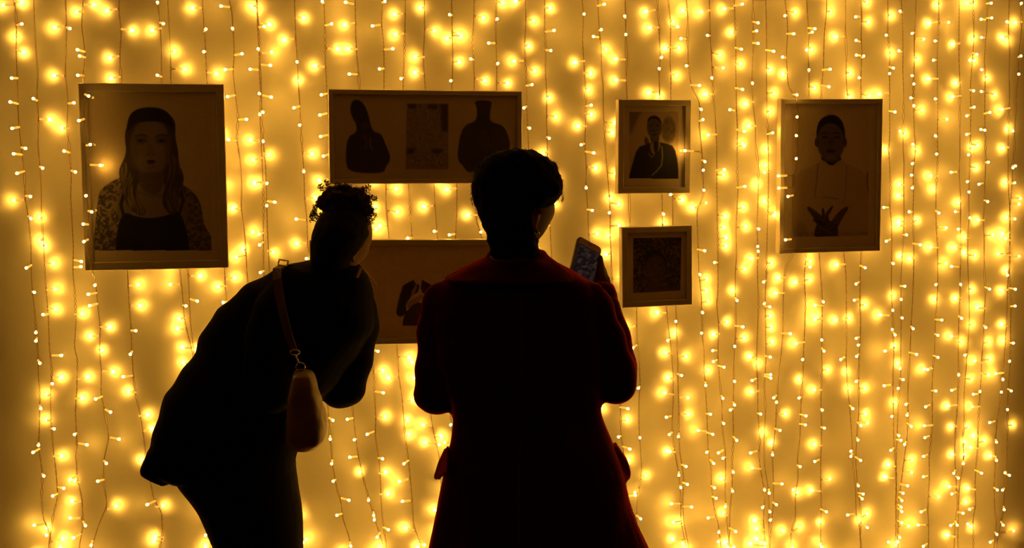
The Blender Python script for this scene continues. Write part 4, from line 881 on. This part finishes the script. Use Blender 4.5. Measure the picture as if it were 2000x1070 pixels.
for (x, y, dx, dy, L) in ((632, 372, -6, -6, .018), (625, 390, -6, 8, .03), (620, 400, -3, 8, .03), (616, 412, -3, 9, .028), (620, 418, -6, 3, .02), (722, 380, 6, 3, .02), (726, 400, 3, 8, .03), (724, 415, 1, 9, .028), (718, 425, -1, 9, .022), (640, 362, -4, -8, .016), (712, 368, 7, -3, .016), (630, 420, -7, 5, .022)):
    for k in range(3):
        curl(P(x+rnd.uniform(-3, 3), y+rnd.uniform(-4, 4), 3.11+rnd.uniform(-.03, .03)), Rt*dx-Up*dy, L, rnd.uniform(.004, .0065), rnd.uniform(1.6, 2.8), .0010)
mb.obj('curls', M['hair_brown'], pl_)
# large square hoop earring, seen almost corner on
e0 = P(708, 524, 3.13)
mb = MB(); q4 = [e0, P(737, 557, 3.15), P(727, 590, 3.16), P(697, 545, 3.12)]
mb.tube([a.lerp(b_, t) for a, b_ in zip(q4, q4[1:]+q4[:1]) for t in (0, .33, .66)], .0013, 6, closed=True)
mb.box(P(702, 532, 3.05), Rt*.0035, Up*.013+Rt*.0055, FH*.001); mb.obj('earring', M['gold'], pl_)
# shoulder bag
sh = P(551, 516, 3.06)
bag = empty('shoulder_bag', P(602, 880, 2.88), 'small brown leather bag hanging from the left shoulder of the leaning person', 'bag')
mb = MB(); path = [(596, 522, 3.20), (572, 516, 3.12), (553, 517, 3.03), (541, 524, 2.955), (541, 545, 2.925), (545, 575, 2.905), (551, 605, 2.885), (558, 635, 2.872), (565, 660, 2.862), (572, 680, 2.86), (575, 689, 2.86)]
wds = [8]*3+[8, 8.5, 8.5, 8, 8, 7.5, 7.5, 7]; A_, B_ = [], []
ring_l = []
for (x, y, d), w_ in zip(path, wds):
    p = P(x, y, d); r = w_/ppm(d); sdv = (Rt*.95+Up*.25).normalized() if y > 530 else Rt.lerp(-Up*.0+Rt, .5).normalized()
    ring_l.append([p-sdv*r-FH*.0015, p+sdv*r-FH*.0015, p+sdv*r+FH*.0015, p-sdv*r+FH*.0015])
mb.rings(ring_l); mb.obj('strap', M['strap'], bag)
mb = MB(); b0 = P(553, 513, 3.0); mb.tube([b0+Rt*(.011*a+.002*b_)+Up*(.006*b_-.002*a) for a, b_ in ((-1, -1), (0, -1), (1, -1), (1, 0), (1, 1), (0, 1), (-1, 1), (-1, 0))], .0022, 6, closed=True); mb.obj('buckle', M['gold'], bag)
mb = MB()
def ringt(cx, cy, d, rx, ry): mb.tube([P(cx+rx*math.cos(a), cy+ry*math.sin(a), d+.004*math.sin(a)) for a in np.linspace(0, 2*math.pi, 18, endpoint=False)], .0016, 6, closed=True)
ringt(576, 688, 2.858, 9, 5); ringt(587, 717, 2.858, 9, 9)
mb.tube([P(577, 692, 2.855), P(580, 700, 2.853), P(583, 709, 2.855)], [.003, .0022, .003], 8); mb.obj('clasp', M['silver'], bag, True)
mb = MB(); rows = []
for y, xl, xr, t in ((722, 576, 606, .018), (732, 571, 612, .034), (752, 568, 619, .044), (775, 565, 625, .052), (800, 563, 631, .058), (825, 561, 635, .060), (845, 560, 637, .060), (858, 562, 634, .056), (866, 566, 626, .048), (874, 572, 618, .034), (879, 580, 610, .018)):
    rows.append(row(y, xl, xr, 2.868, t, 26, 3.2))
mb.rings(rows); me = remesh(mb, .005, 2, lambda co: .003*noise.noise(co*22)+.002*noise.noise(co*50)); me.name = 'pouch'; me.transform(Matrix.Translation(-bag.location)); me.materials.clear(); link('pouch', me, M['leather'], bag)
mb = MB(); mb.tube([P(587, 725, 2.862), P(586, 732, 2.856), P(586, 742, 2.85)], [.008, .007, .006], 8); mb.obj('loop_tab', M['strap'], bag)
